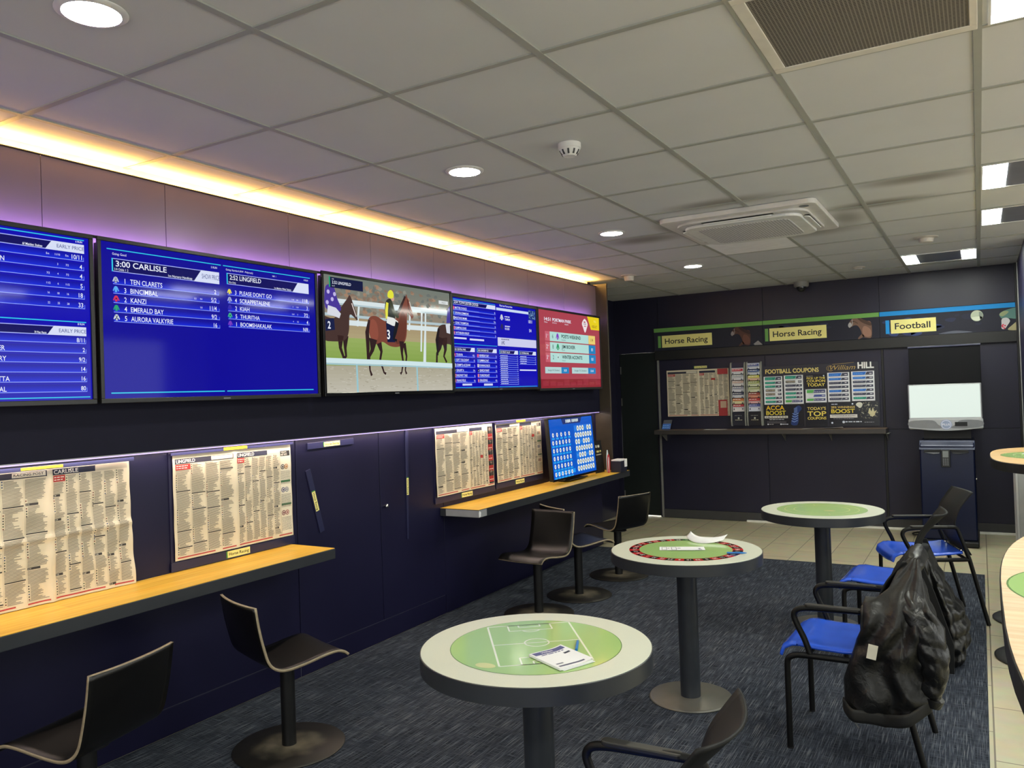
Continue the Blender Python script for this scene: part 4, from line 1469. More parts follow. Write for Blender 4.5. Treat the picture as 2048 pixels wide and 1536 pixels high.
def holder(label, y0, y1, z0, ztop, lab, top):
    t = thing('newspaper_holder', label, 'newspaper holder', (XW, y0, z0), LEFT, group='navy clip boards behind the newspapers')
    w = y1 - y0
    MB().box(0, w, -.0055, -.0002, .0, ztop - z0).build('backing_board', NAVY, t)
    MB().box(-.004, w + .004, -.0118, -.0057, -.004, .038).build('bottom_clip', STRIPM, t, bevel=.001)
    c = Canvas()
    label_strip(c, lab - y0, .002, .14, .033)
    c.build('bottom_label', INKG, t, loc=(0, -.0119, 0))
    if top:
        c = Canvas()
        c.rect(top - y0, ztop - z0 - .012, top - y0 + .145, ztop - z0 + .002, (226, 186, 40), 1)
        c.build('top_label', INKG, t, loc=(0, -.026, 0))
        MB().box(0, w, -.0255, -.0225, ztop - z0 - .014, ztop - z0 - .001).build('top_clip', STRIPM, t)


holder('navy holder behind the LINGFIELD newspaper with a yellow Horse Racing label', 2.372, 3.13, .742, 1.290, 2.685, 2.669)
holder('navy holder behind the newspaper with dark photos, yellow Horse Racing label', 4.44, 5.21, .772, 1.290, 4.757, None)
holder('navy holder behind the newspaper next to the number screen, yellow Horse Racing label', 5.235, 5.99, .780, 1.290, 5.53, 5.549)
t = thing('newspaper_clip', 'yellow topped clip rail holding the crumpled CARLISLE newspaper', 'clip rail', (XW, 1.44, 1.272), LEFT)
MB().box(0, .74, -.034, -.030, .0, .016).build('rail', STRIPM, t)
c = Canvas()
c.rect(.26, .003, .425, .014, (226, 186, 40), 1)
c.build('top_label', INKG, t, loc=(0, -.0342, 0))


def loose_strip(label, y0, z0, length, ang, wid, lab_at, lab_len, tilt=0.0, taper=1.0, txt='Horse Racing'):
    t = thing('label_rail', label, 'label rail', (XW, y0, z0), LEFT, group='loose label rails on the access doors')
    co, si = math.cos(ang), math.sin(ang)
    m = MB()
    P = []
    for a, b in ((0, 0), (length, wid * (1 - taper) / 2), (length, wid * (1 + taper) / 2), (0, wid)):
        P.append((a * co - b * si, a * si + b * co))
    m.prism(P, -.008, -.0003, 'xz')
    m.build('rail', STRIPM, t, bevel=.001)
    c = Canvas()
    b0 = wid * .14
    label_strip(c, lab_at * co - b0 * si, lab_at * si + b0 * co, lab_len, wid * .72, 1, txt, ang)
    c.build('yellow_label', INKG, t, loc=(0, -.0082, 0))


loose_strip('short navy label rail stuck level at the top of the left access door', 3.255, 1.236, .379, .012, .036, .13, .13)
loose_strip('navy label rail hanging askew down the left access door', 3.236, 1.118, .372, -1.305, .036, .13, .115)
loose_strip('long thin vertical label rail on the right access door', 4.135, 1.302, .715, -PI / 2 - .03, .030, .32, .11, taper=.35)

# ================================================================== worktops
def worktop(label, y0, y1, nbr):
    t = thing('worktop', label, 'worktop', (XW, y0, .68), LEFT, group='narrow writing worktops along the left wall')
    L = y1 - y0
    MB().box(0, L, -.318, -.0008, 0, .0535).build('dark_core', DGREY, t, bevel=.0025)
    m = MB().box(.002, L - .003, -.3165, -.0008, .0537, .0555)
    o = m.build('oak_surface', OAK, t)
    for x in nbr:
        b = MB()
        b.prism([(-.02, -.0003), (-.28, -.0003), (-.28, -.012), (-.04, -.07), (-.02, -.07)], x - .012, x + .012, 'yz')
        b.build('bracket', BLACK, t)
    return t


OAKX = wood('honey_oak_worktop_x', (242, 178, 54), (251, 197, 70), (253, 211, 102), along='X')
_o = OAK
OAK = OAKX
worktop('narrow oak topped writing worktop at left under the two nearest newspapers', -1.2, 3.119, (.4, 1.7, 2.98))
w2 = worktop('narrow oak topped writing worktop farther along under the number screen', 4.50, 7.185, (4.8, 6.1, 7.0))
MB().box(-.0012, .10, -.3195, -.3183, .004, .050).box(-.0014, -.0004, -.318, -.05, .004, .050).build('pale_end_cap', mat('grey_worn_edge_tape', (150, 152, 156), .4), w2)
MB().prism([(0, 0), (.02, .004), (.024, .03), (.008, .044), (-.002, .03)], -.3205, -.3197, 'xz').build('chipped_corner', PAPERW, w2, loc=(.002, 0, .004))

# number-draw monitor leaning on the far worktop
t = thing('monitor', 'bright blue number draw screen leaning on the far worktop', 'monitor', (-3.06, 5.850, .7455), LEFT)
t.rotation_euler = (math.radians(-4), 0, LEFT)
w, h = .882, .548
MB().box(.004, w - .004, .010, .04, .022, h - .004).build('casing', BLACK, t, bevel=.004)
f = MB().box(0, w, 0, .0098, .018, .036).box(0, w, 0, .0098, h - .012, h).box(0, .012, 0, .0098, .036, h - .012).box(w - .012, w, 0, .0098, .036, h - .012)
f.build('bezel', BLACKG, t, bevel=.002)
st = MB().box(w * .3, w * .7, -.02, .11, .0015, .009).box(w * .45, w * .55, .04, .06, .009, .12)
st.build('stand', BLACK, t, bevel=.002)
c = Canvas()
c.rect(.012, .036, w - .012, h - .012, (8, 86, 196), 0)
c.poly([(.25, h - .012), (.66, h - .012), (.62, h - .062), (.28, h - .062)], (24, 44, 110), 1)
rnd = random.Random(4)
for a, b, sd in ((.335, .43, 1), (.455, .585, 2)):
    q = a
    while q < b:
        c.rect(q, h - .050 + rnd.uniform(-.002, .002), q + .012, h - .024, rnd.choice(((222, 236, 244), (190, 206, 200), (236, 240, 244))), 2)
        q += .0165
for r in range(6):
    n = 5 if r == 0 else 6
    for q in range(n):
        u = .068 + q * .061 + (0 if r else .01) + (.015 if r == 0 else 0) * q
        v = h - .145 - r * .066
        c.circle(u, v, .0155, (232, 236, 236), 2, 16, .019)
        c.circle(u + .001, v, .005, (70, 80, 90), 3, 8, .007)
        c.rect(u - .024, v - .038, u + .024, v - .024, (40, 160, 236), 2)
for r in range(7):
    for q in range(7):
        u = .510 + q * .051
        v = h - .110 - r * .059
        c.rect(u - .024, v - .027, u + .024, v + .027, (30, 120, 220), 1)
        if (r * 3 + q * 5 + (r * q) % 4) % 4 or r > 4:
            c.circle(u, v, .021, (232, 236, 224), 2, 18, .024)
            c.circle(u, v, .008, (120, 120, 90), 3, 10, .010)
        else:
            c.text(str(r * 7 + q + 1), u, v - .008, .016, (120, 190, 250), 2, 'c')
c.rect(.075, .060, .44, .095, (30, 150, 240), 1)
bars(c, .22, .29, .073, .008, (10, 40, 110), 2, 3)
bars(c, w / 2 - .065, w / 2 + .065, .0225, .007, (220, 224, 230), 2, 8)
c.build('screen', SCREEN, t, loc=(0, .0075, 0), eps=.0003)

# small sign card, dispenser box and its slips and pens at the end of the worktop
t = thing('sign_card', 'black card sign with pale lettering standing behind the pen box', 'sign', (-3.115, 6.80, .7362), LEFT)
t.rotation_euler = (math.radians(-6), 0, LEFT)
MB().box(0, .20, -.003, .0, .0, .30).build('card', BLACK, t)
c = Canvas()
bars(c, .025, .15, .235, .024, (230, 228, 210), 1, 11)
bars(c, .012, .172, .190, .018, (210, 196, 120), 1, 12)
bars(c, .02, .17, .165, .008, (220, 216, 200), 1, 3)
c.build('print', INK, t, loc=(0, -.0032, 0))
t = thing('pen_box', 'small black box of slips with a white top at the far end of the worktop', 'box', (-3.02, 6.94, .7362), LEFT)
MB().box(0, .15, -.10, .0, .0, .105).build('body', mat('dark_navy_box', (34, 36, 52), .4), t, bevel=.002)
MB().box(.004, .146, -.096, -.004, .1053, .118).build('slips', PAPERW, t)
MB().box(.085, .148, -.1035, -.1012, .045, .119).build('front_notice', PAPERW, t)
for lb, x, col, rgb2 in (('red and white rolled leaflet between the number screen and the black box', -3.03, 'red', (190, 40, 50)), ('white paper cone standing behind the black pen box', -3.08, 'white', (206, 220, 226))):
    y = 6.905 if col == 'red' else 7.0
    t = thing('rolled_leaflet', lb, 'leaflet', (x, y, .7362), LEFT)
    if col == 'red':
        MB().prism([(-.018, 0), (.018, 0), (.030, .09), (.024, .15), (.004, .175), (-.018, .16), (-.026, .10)], -.006, .0, 'xz').build('sheet', mat('red_leaflet', rgb2, .5), t)
        MB().prism([(-.012, .01), (-.004, .01), (.0, .14), (-.010, .15), (-.020, .10)], -.008, -.0063, 'xz').build('white_edge', PAPERW, t)
    else:
        MB().prism([(-.02, 0), (.02, 0), (.026, .14), (.006, .205), (-.004, .205), (-.018, .14)], -.003, .003, 'xz').build('sheet', mat('pale_leaflet', rgb2, .5), t)

# ================================================================== signs over the back wall
def horse_head(c, x, y, s, coat, dark, lite, rider=False):
    # racehorse facing left, cut off by the end of the panel
    def T(P):
        return [(x + s * a, y + s * b) for a, b in P]
    c.poly(smooth2(T([(.02, .62), (.06, .74), (.20, .92), (.34, 1.0), (.40, 1.0), (.52, .96), (.78, .80), (1.0, .70), (1.0, .05), (.78, .02), (.62, .10), (.56, .36), (.44, .58), (.30, .62), (.16, .56), (.08, .52)]), 4), coat, 2)
    c.poly(smooth2(T([(.02, .62), (.06, .74), (.14, .76), (.18, .66), (.14, .57), (.07, .53)]), 4), lite, 3)
    c.poly(smooth2(T([(.42, .96), (.60, .90), (.98, .70), (.98, .56), (.74, .66), (.56, .78)]), 4), dark, 3)
    c.poly(smooth2(T([(.62, .40), (.70, .56), (.86, .50), (.98, .34), (.98, .10), (.80, .06), (.66, .16)]), 4), tuple(min(255, int(v * 1.3)) for v in coat), 3)
    limb(c, T([(.12, .78), (.30, .80), (.44, .70)]), [.03 * s] * 3, dark, 4)
    limb(c, T([(.20, .90), (.22, .70), (.16, .58)]), [.03 * s] * 3, lite, 4)
    limb(c, T([(.36, .98), (.40, 1.06), (.42, .98)]), [.05 * s, .02 * s, .03 * s], dark, 4)
    limb(c, T([(.66, .16), (.50, .04), (.44, -.02)]), [.16 * s, .10 * s, .06 * s], coat, 2)
    c.circle(x + .25 * s, y + .80 * s, .022 * s, (20, 14, 12), 5, 8)


def sign(label, x0, x1, txt, edge, art, lx, lw, lz=1.984):
    t = thing('fascia_sign', label, 'sign', (x0, YB - .030, 1.948), 0, group='illustrated signs along the top of the back wall')
    w, h = x1 - x0, 2.212 - 1.948
    MB().box(.0005, w - .0005, .0, .0295, 0, h).build('sign_board', BACKNAVY, t, bevel=.001)
    c = Canvas(x0, 1.948)
    c.rect(x0 + .001, 1.950, x1 - .001, 2.210, (26, 28, 46), 0)
    art(c)
    c.rect(x0 + .001, 2.166, x1 - .001, 2.211, edge, 6)
    c.rect(lx, lz, lx + .035, lz + .138, edge, 6)
    c.poly([(lx + .048, lz), (lx + lw, lz), (lx + lw, lz + .138), (lx + .048, lz + .138)], LABELY, 6)
    c.text(txt, lx + .085, lz + .042, .062, (24, 26, 36), 7, 'l', .012, width=lw - .135)
    c.build('printed_face', INK, t, loc=(0, -.0003, 0), eps=.0005)


GRN, BLU = (116, 172, 88), (14, 146, 224)


def blotch(c, x0, x1, seed, cols):
    r = random.Random(seed)
    for k in range(14):
        u, v = r.uniform(x0 + .05, x1 - .1), r.uniform(1.97, 2.13)
        q = r.uniform(.02, .06)
        P = smooth2([(min(x1 - .002, max(x0 + .002, u + q * r.uniform(.8, 1.6) * math.cos(a))), max(1.951, v + q * .5 * math.sin(a))) for a in (0, 1, 2, 3, 4, 5)], 3)
        c.poly(P, r.choice(cols), 1)


def artA(c):
    horse_head(c, -2.385, 1.955, .215, (86, 54, 46), (58, 36, 34), (150, 140, 138))
    c.poly([(-2.135, 1.965), (-2.085, 2.0), (-2.04, 1.955), (-2.04, 1.951), (-2.12, 1.951)], (150, 146, 146), 3)


def artB(c):
    blotch(c, -2.02, -1.2, 5, ((34, 38, 62), (40, 44, 72), (28, 32, 52)))
    horse_head(c, -1.165, 1.955, .225, (122, 92, 78), (78, 56, 48), (178, 176, 180))
    c.rect(-.89, 1.951, -.862, 2.165, (26, 28, 46), 5)


def artC(c):
    blotch(c, -.85, .2, 8, ((34, 40, 72), (44, 54, 100), (30, 34, 58), (50, 66, 120)))
    c.circle(.0, 2.108, .053, (196, 206, 180), 2, 26)
    c.poly(smooth2([(-.045, 2.09), (-.02, 2.065), (.02, 2.062), (.045, 2.09), (.02, 2.10), (-.02, 2.098)], 4), (226, 232, 210), 3)
    c.poly(smooth2([(.02, 2.145), (.045, 2.13), (.05, 2.09), (.03, 2.07), (.02, 2.11)], 4), (150, 160, 146), 3)
    # sliding player's green sock, white boot and thigh, cut by the end of the panel
    c.poly(smooth2([(.335, 2.155), (.26, 2.15), (.20, 2.125), (.185, 2.10), (.20, 2.07), (.225, 2.055), (.26, 2.065), (.335, 2.06)], 4), (88, 130, 124), 2)
    c.poly(smooth2([(.185, 2.105), (.22, 2.135), (.26, 2.13), (.25, 2.11), (.21, 2.085)], 4), (150, 160, 120), 3)
    c.poly(smooth2([(.205, 2.06), (.245, 2.07), (.27, 2.04), (.25, 2.0), (.225, 1.965), (.20, 1.97), (.20, 2.01)], 4), (214, 210, 214), 3)
    for u, v in ((.21, 1.985), (.222, 1.972), (.212, 2.005), (.228, 1.995), (.205, 1.995)):
        c.circle(u, v, .008, (220, 60, 90), 4, 8)
    c.poly(smooth2([(.335, 2.03), (.29, 2.0), (.25, 1.955), (.335, 1.952)], 4), (176, 168, 128), 2)
    c.poly(smooth2([(-.33, 1.951), (-.22, 1.975), (-.12, 1.97), (-.05, 1.952)], 4), (92, 96, 112), 2)


sign('Horse Racing sign at the left end over the pinned newspaper', -3.283, -2.032, 'Horse Racing', GRN, artA, -3.235, .640)
sign('Horse Racing sign in the middle over the football coupons', -2.030, -.862, 'Horse Racing', GRN, artB, -2.008, .635)
sign('Football sign with a ball and a boot at the right end', -.860, .317, 'Football', BLU, artC, -.806, .455)

# ================================================================== newspaper, racks and coupon board on the back wall
YP = YB - .0125
paper_sheet('newspaper', 'pinned newspaper with red adverts on the back wall left of the leaflet racks', -3.150, -2.425, 1.178, 1.712, -2.775, 21, ('', ''), wall=0, rz=0, group='newspapers on display')
bk = [o for o in COL.objects if o.name.startswith('newspaper') and o.get('label', '').startswith('pinned newspaper')][0]
bk.location = (-3.150, YP, 1.178)
c = Canvas(0, 0)
c.rect(.60, .47, .715, .532, (172, 56, 60), 8)
c.rect(.60, .0, .70, .18, (172, 56, 60), 8)
c.rect(.622, .09, .69, .165, (206, 176, 150), 9)
c.build('red_adverts', INK, bk, loc=(0, -.012, 0))
t = thing('notice_label', 'small yellow label above the pinned newspaper on the back wall', 'label', (-2.82, YP, 1.722))
MB().box(0, .155, -.006, -.0003, 0, .032).build('holder', STRIPM, t)
c = Canvas()
label_strip(c, .004, .003, .146, .026)
c.build('print', INKG, t, loc=(0, -.0062, 0))

LEAF = (((200, 60, 80), (226, 226, 230)), ((180, 182, 190), (226, 226, 230)), ((200, 170, 160), (232, 230, 230)), ((150, 150, 170), (222, 222, 230)),
        ((70, 74, 100), (224, 224, 230)), ((206, 120, 70), (230, 220, 170)), ((190, 70, 80), (232, 226, 226)))
LEAF2 = (((90, 100, 160), (214, 218, 230)), ((70, 90, 140), (210, 216, 226)), ((200, 196, 90), (226, 190, 160)), ((150, 160, 90), (222, 226, 190)),
         ((170, 176, 120), (224, 226, 190)), ((150, 70, 60), (224, 150, 120)), ((190, 60, 60), (226, 180, 180)), ((90, 100, 170), (220, 222, 236)))
ORD = ('topmost', 'second from the top', 'third from the top', 'fourth from the top', 'fifth from the top', 'sixth from the top', 'seventh from the top', 'eighth from the top')
GREYM = mat('grey_rack_plastic', (150, 150, 142), .4)


def rack(x0, x1, label, side, leaves, ztop):
    t = thing('leaflet_rack', label, 'leaflet rack', (x0, YP, 1.065))
    w = x1 - x0
    MB().box(.014, w - .014, -.02, -.0005, .0, .70).build('back_panel', NAVY, t)
    for a in (0, w - .0135):
        m = MB()
        m.prism([(-.0005, 0), (-.075, 0), (-.088, .06), (-.060, .62), (-.045, .69), (-.03, .705), (-.0005, .705)], a, a + .0135, 'yz')
        m.build('side_rail', GREYM, t, bevel=.002)
    m = MB()
    for k in range(8):
        z = .155 + k * (ztop - 1.065 - .20) / 7
        m.box(.0142, w - .0142, -.050 + k * .002, -.0205, z, z + .002)
    m.build('shelf_ledges', mat('clear_grey_ledge', (90, 90, 96), .2), t)
    c = Canvas()
    c.rect(.016, .004, w - .016, .150, (20, 20, 26), 0)
    c.circle(w / 2, .085, .010, (214, 210, 190), 1, 14)
    bars(c, .04, w - .04, .110, .007, (120, 120, 116), 1, 2)
    bars(c, .045, w - .045, .062, .006, (196, 190, 160), 1, 3)
    c.build('front_notice', INKG, t, loc=(0, -.0716, 0))
    MB().box(.016, w - .016, -.0713, -.0515, .004, .150).build('bottom_pocket', BLACK, t)
    n = len(leaves)
    for k, (h1, b1) in enumerate(leaves):
        z = 1.065 + .158 + (n - 1 - k) * (ztop - 1.065 - .20) / (n - .4)
        lf = thing('leaflet', f'{("red", "grey", "dull pink", "lilac", "dark grey", "orange", "crimson")[k] if side == "left" else ("lilac", "slate", "yellow", "olive", "pale green", "brick", "red", "violet")[k]} headed leaflet {ORD[k]} in the {side} leaflet rack', 'leaflet', (x0 + .018, YP - .0515 - .0000 - .0008 * (n - k) * 0, z), group='leaflets in the two racks')
        lw = w - .036
        hh = .088
        MB().box(0, lw, -.0060, -.0005, 0, hh).build('sheets', PAPERW, lf)
        c = Canvas()
        c.rect(.001, .001, lw - .001, hh - .001, b1, 0)
        c.rect(.004, hh - .036, lw - .004, hh - .008, h1, 1)
        bars(c, .008, lw - .03, hh - .022, .007, (240, 236, 230), 2, k)
        bars(c, .006, lw - .006, hh - .046, .004, (110, 110, 120), 2, k + 9)
        c.rect(.010, hh - .072, .020, hh - .052, (40, 44, 70), 2)
        c.rect(lw - .028, hh - .066, lw - .014, hh - .054, (50, 54, 80), 2)
        c.build('print', INK, lf, loc=(0, -.0061, 0))


rack(-2.398, -2.232, 'left grey-sided leaflet rack next to the pinned newspaper', 'left', LEAF, 1.70)
rack(-2.222, -2.056, 'right grey-sided leaflet rack next to the football coupon board', 'right', LEAF2, 1.745)

YEL = (238, 214, 90)
t = thing('coupon_board', 'dark board headed FOOTBALL COUPONS with the bookmaker lettering at its right', 'display board', (-2.052, YP, 1.045))
MB().box(0, 1.165, -.012, -.0005, 0, .668).build('board', mat('dark_board', (34, 34, 48), .3), t, bevel=.002)
c = Canvas(-2.052, 1.045)
c.text('FOOTBALL COUPONS', -2.022, 1.630, .045, (232, 214, 128), 1, 'l', .030, width=.555)
# script wordmark and block capitals
c.text('William', -1.352, 1.640, .050, (196, 166, 92), 1, 'l', -.004, width=.245, shear=.35)
c.ring(-1.345, 1.658, .026, .029, (196, 166, 92), 1, 20, .8, 5.6, .9)
c.ring(-1.350, 1.660, .038, .0405, (196, 166, 92), 1, 22, 1.2, 5.2, .75)
c.line((-1.33, 1.700), (-1.12, 1.712), .003, (196, 166, 92), 1)
c.text('HILL', -1.085, 1.648, .062, (240, 240, 236), 1, 'l', .035, width=.155)
c.build('board_print', INKG, t, loc=(0, -.0121, 0))


def poster(label, x0, x1, z0, z1, art, name='poster'):
    t = thing(name, label, 'poster', (x0, YP - .0125, z0), group='posters on the coupon board')
    MB().box(0, x1 - x0, -.003, -.0002, 0, z1 - z0).build('card', BLACK, t)
    c = Canvas(x0, z0)
    c.rect(x0, z0, x1, z1, (22, 23, 34), 0)
    art(c)
    c.build('print', INKG, t, loc=(0, -.0031, 0))


def pA(c):
    c.text('ACCA', -2.028, 1.232, .047, (244, 200, 40), 1, 'l', .020, width=.195)
    c.text('BOOST', -2.028, 1.178, .044, (236, 214, 70), 1, 'l', .020, width=.208)
    c.rect(-2.045, 1.142, -1.80, 1.166, (228, 224, 214), 1)
    bars(c, -2.035, -1.81, 1.150, .008, (60, 60, 70), 2, 1)
    bars(c, -1.995, -1.83, 1.124, .007, (190, 190, 196), 1, 2)
    for k in range(3):
        bars(c, -2.02, -1.82, 1.105 - .009 * k, .004, (110, 110, 118), 1, k + 3)
    c.circle(-2.012, 1.076, .007, WHT, 1, 12)
    c.circle(-1.875, 1.076, .008, WHT, 1, 12)
    bars(c, -2.0, -1.95, 1.073, .006, (150, 150, 156), 1, 6)
    bars(c, -1.862, -1.79, 1.072, .007, WHT, 1, 7)
    # blue striped leg pattern
    c.poly(smooth2([(-1.77, 1.075), (-1.75, 1.15), (-1.735, 1.21), (-1.72, 1.255), (-1.68, 1.275), (-1.655, 1.24), (-1.69, 1.19), (-1.69, 1.12), (-1.71, 1.065)], 4), (36, 60, 120), 1)
    for k in range(4):
        y = 1.095 + k * .026
        c.poly([(-1.765 + .004 * k, y + .014), (-1.735 + .004 * k, y), (-1.70 + .004 * k, y + .018), (-1.70 + .004 * k, y + .026), (-1.735 + .004 * k, y + .009), (-1.763 + .004 * k, y + .022)], (130, 160, 220), 2)
    for k in range(5):
        c.line((-1.735, 1.195 + .012 * k), (-1.70, 1.205 + .012 * k), .005, (120, 150, 210), 2)


def pB(c):
    bars(c, -1.595, -1.53, 1.583, .005, (180, 176, 150), 1, 2)
    c.circle(-1.42, 1.586, .007, WHT, 1, 12)
    c.text('PICK UP THE', -1.500, 1.553, .021, YEL, 1, 'c', .020, width=.185)
    c.text('COUPON', -1.500, 1.520, .025, YEL, 1, 'c', .020, width=.187)
    c.text('TODAY', -1.500, 1.476, .032, YEL, 1, 'c', .020, width=.180)


def pC(c):
    c.text("TODAY'S", -1.503, 1.225, .030, (232, 206, 110), 1, 'c', .020, width=.188)
    c.text('TOP', -1.503, 1.160, .050, (236, 212, 96), 1, 'c', .020, width=.190)
    c.text('COUPONS', -1.503, 1.123, .027, (236, 212, 96), 1, 'c', .020, width=.188)


def pD(c):
    bars(c, -1.355, -1.29, 1.277, .007, WHT, 1, 2)
    c.circle(-1.148, 1.281, .008, WHT, 1, 12)
    c.text('25% WINNINGS', -1.358, 1.238, .021, (228, 196, 100), 1, 'l', .020, width=.232)
    c.text('BOOST', -1.358, 1.188, .040, (240, 214, 70), 1, 'l', .020, width=.230)
    c.rect(-1.372, 1.138, -1.105, 1.172, (226, 220, 214), 1)
    bars(c, -1.355, -1.125, 1.156, .006, (120, 120, 130), 2, 4)
    bars(c, -1.31, -1.16, 1.146, .004, (150, 150, 156), 2, 5)
    bars(c, -1.34, -1.14, 1.126, .006, (130, 130, 140), 1, 6)
    c.circle(-1.352, 1.085, .010, WHT, 1, 14)
    c.circle(-1.240, 1.093, .013, WHT, 1, 14)
    bars(c, -1.222, -1.065, 1.090, .010, WHT, 1, 8)
    bars(c, -1.04, -.94, 1.086, .006, (160, 160, 166), 1, 9)
    r = random.Random(12)
    for k in range(120):
        u, v = r.uniform(-1.09, -.91), r.uniform(1.125, 1.295)
        q = r.uniform(.002, .008)
        c.circle(u, v, q, r.choice(((200, 196, 170), (120, 116, 100), (70, 70, 64), (160, 156, 130), (54, 54, 50))), 1, 7)
    c.poly(smooth2([(-1.115, 1.27), (-1.10, 1.292), (-1.07, 1.295), (-1.05, 1.275), (-1.07, 1.24), (-1.09, 1.245)], 4), (224, 222, 206), 2)
    c.poly(smooth2([(-1.0, 1.19), (-.985, 1.235), (-.97, 1.20), (-.955, 1.24), (-.945, 1.20), (-.92, 1.21), (-.945, 1.16), (-.965, 1.145), (-.985, 1.165)], 4), (216, 206, 160), 2)


poster('ACCA BOOST poster with a blue striped leg at the lower left of the coupon board', -2.045, -1.632, 1.052, 1.287, pA)
poster('PICK UP THE COUPON TODAY poster with yellow lettering', -1.612, -1.392, 1.452, 1.606, pB)
poster("TODAY'S TOP COUPONS poster with yellow lettering", -1.618, -1.396, 1.052, 1.292, pC)
poster('25% WINNINGS BOOST poster with a cheering crowd picture', -1.380, -.900, 1.052, 1.300, pD)

TEAL, NVY, BLC, GNC, GRC = (44, 146, 126), (66, 70, 92), (44, 112, 206), (90, 180, 90), (70, 86, 160)
COLS = ((-2.041, -1.844, 1.292, 1.600, (TEAL, TEAL, TEAL, 'W', 'W', TEAL, TEAL), 'first'), (-1.827, -1.630, 1.294, 1.606, (TEAL, 'W', NVY, NVY, TEAL, TEAL, GNC), 'second'),
        (-1.607, -1.398, 1.304, 1.448, (GNC, GRC, GNC), 'third'), (-1.383, -1.168, 1.306, 1.616, (BLC, BLC, NVY, NVY, BLC, NVY, NVY), 'fourth'),
        (-1.149, -.930, 1.310, 1.620, (BLC, BLC, NVY, NVY, BLC, NVY, TEAL), 'fifth'))
CN = {TEAL: 'teal', NVY: 'dark navy', BLC: 'blue', GNC: 'green and navy', GRC: 'indigo', 'W': 'white'}
for x0, x1, z0, z1, cl, nm in COLS:
    n = len(cl)
    p = (z1 - z0 - .018) / n
    for k, col in enumerate(cl):
        z = z0 + (n - 1 - k) * p
        t = thing('coupon_pad', f'{CN[col]} coupon pad {ORD[k]} in the {nm} column of the board', 'coupon pad', (x0, YP - .0128, z), group='football coupon pads')
        w, h = x1 - x0, p + .016
        # each pad leans over the one below it
        m = MB().prism([(-.001 - .0045, .0), (-.0115, .0), (-.0060, h - .001), (-.0005, h - .001)], 0, w, 'yz')
        m.build('pad', PAPERW, t)
        c = Canvas()
        c.rect(.001, .001, w - .001, h - .001, (232, 234, 238), 0)
        a = .30 * h
        if col == 'W':
            c.rect(.018, a, w * .60, h - .010, (70, 64, 62), 1)
            c.text('WEEKEND' if nm == 'second' else 'MIDWEEK', .024, a + .007, .013, (226, 214, 190), 2, 'l', .01, width=w * .48)
            c.rect(w - .050, a, w - .014, h - .008, (54, 58, 76), 1)
        elif col == GNC:
            c.poly([(.012, a), (w * .36, a), (w * .42, h - .007), (.012, h - .007)], GNC, 1)
            c.poly([(w * .37, a), (w - .012, a), (w - .012, h - .007), (w * .43, h - .007)], (58, 66, 116), 1)
            bars(c, w * .40, w - .04, a + .010, .006, (190, 194, 220), 2, k)
        elif col == GRC:
            c.poly([(w * .37, a), (w - .012, a), (w - .012, h - .007), (w * .43, h - .007)], GRC, 1)
        else:
            c.poly([(.014, a), (w * .60, a), (w * .66, h - .007), (.014, h - .007)], col, 1)
            c.poly([(w * .61, a), (w - .012, a), (w - .012, h - .007), (w * .68, h - .007)], NVY, 1)
            bars(c, .022, w * .5, a + .012, .005, tuple(min(255, v + 70) for v in col), 2, k)
        bars(c, w - .046, w - .018, a + .010, .008, (220, 222, 230), 3, k + 5)
        bars(c, .03, w * .7, .006, .004, (170, 174, 182), 1, k + 11)
        pr = c.build('print', INK, t, loc=(0, -.0117, 0))
        pr.rotation_euler = (math.atan2(-.0055, h), 0, 0)

# long shelf under the boards, its brackets and the things on it
t = thing('shelf', 'long dark shelf with metal brackets under the boards on the back wall', 'shelf', (-3.235, YB - .016, .983))
L = 3.235 - .818
MB().box(0, L, -.26, -.0005, 0, .047).build('board', mat('dark_brown_shelf', (62, 58, 56), .4), t, bevel=.003)
MB().box(.002, L - .002, -.2595, -.0005, .0472, .049).build('shelf_surface', mat('worn_brown_shelf_top', (120, 100, 84), .35), t)
for x in (.06, 1.40, 1.87, 2.41):
    m = MB()
    m.prism([(-.0005, -.001), (-.18, -.001), (-.18, -.006), (-.02, -.085), (-.0005, -.085)], x, x + .004, 'yz')
    m.box(x - .03, x + .03, -.20, -.0005, -.0035, -.0005)
    m.build('bracket', mat('grey_bracket', (160, 158, 152), .4, metal=.5), t)
for x0, x1, lb in ((-2.66, -2.42, 'loose white paper on the back shelf below the pinned newspaper'), (-1.62, -1.22, 'loose white paper curling off the back shelf below the coupon posters')):
    t = MB().grid(14, 5, lambda u, v: (x0 + (x1 - x0) * u, YB - .262 + .10 * v, 1.0335 + .010 * (u - .5) ** 2 + (.018 * u * (1 - v) if x1 > -2 else 0))).build('loose_paper', PAPERW, solid=.0006, smooth=60)
    tag(t, lb, 'paper', 'loose papers on the back shelf')
t = thing('card_stand', 'small blue and grey card stand at the left end of the back shelf', 'card stand', (-3.20, YB - .12, 1.0325))
t.rotation_euler = (math.radians(-12), 0, .25)
MB().prism([(0, 0), (.10, 0), (.125, .11), (.03, .11)], -.006, .0, 'xz').build('card', mat('grey_card', (60, 62, 72), .4), t)
c = Canvas()
c.poly([(.004, .004), (.098, .004), (.110, .066), (.020, .066)], (24, 96, 190), 0)
bars(c, .02, .09, .04, .008, (90, 170, 230), 1, 4)
bars(c, .015, .085, .02, .006, (90, 170, 230), 1, 5)
c.build('print', INKG, t, loc=(0, -.0063, 0))

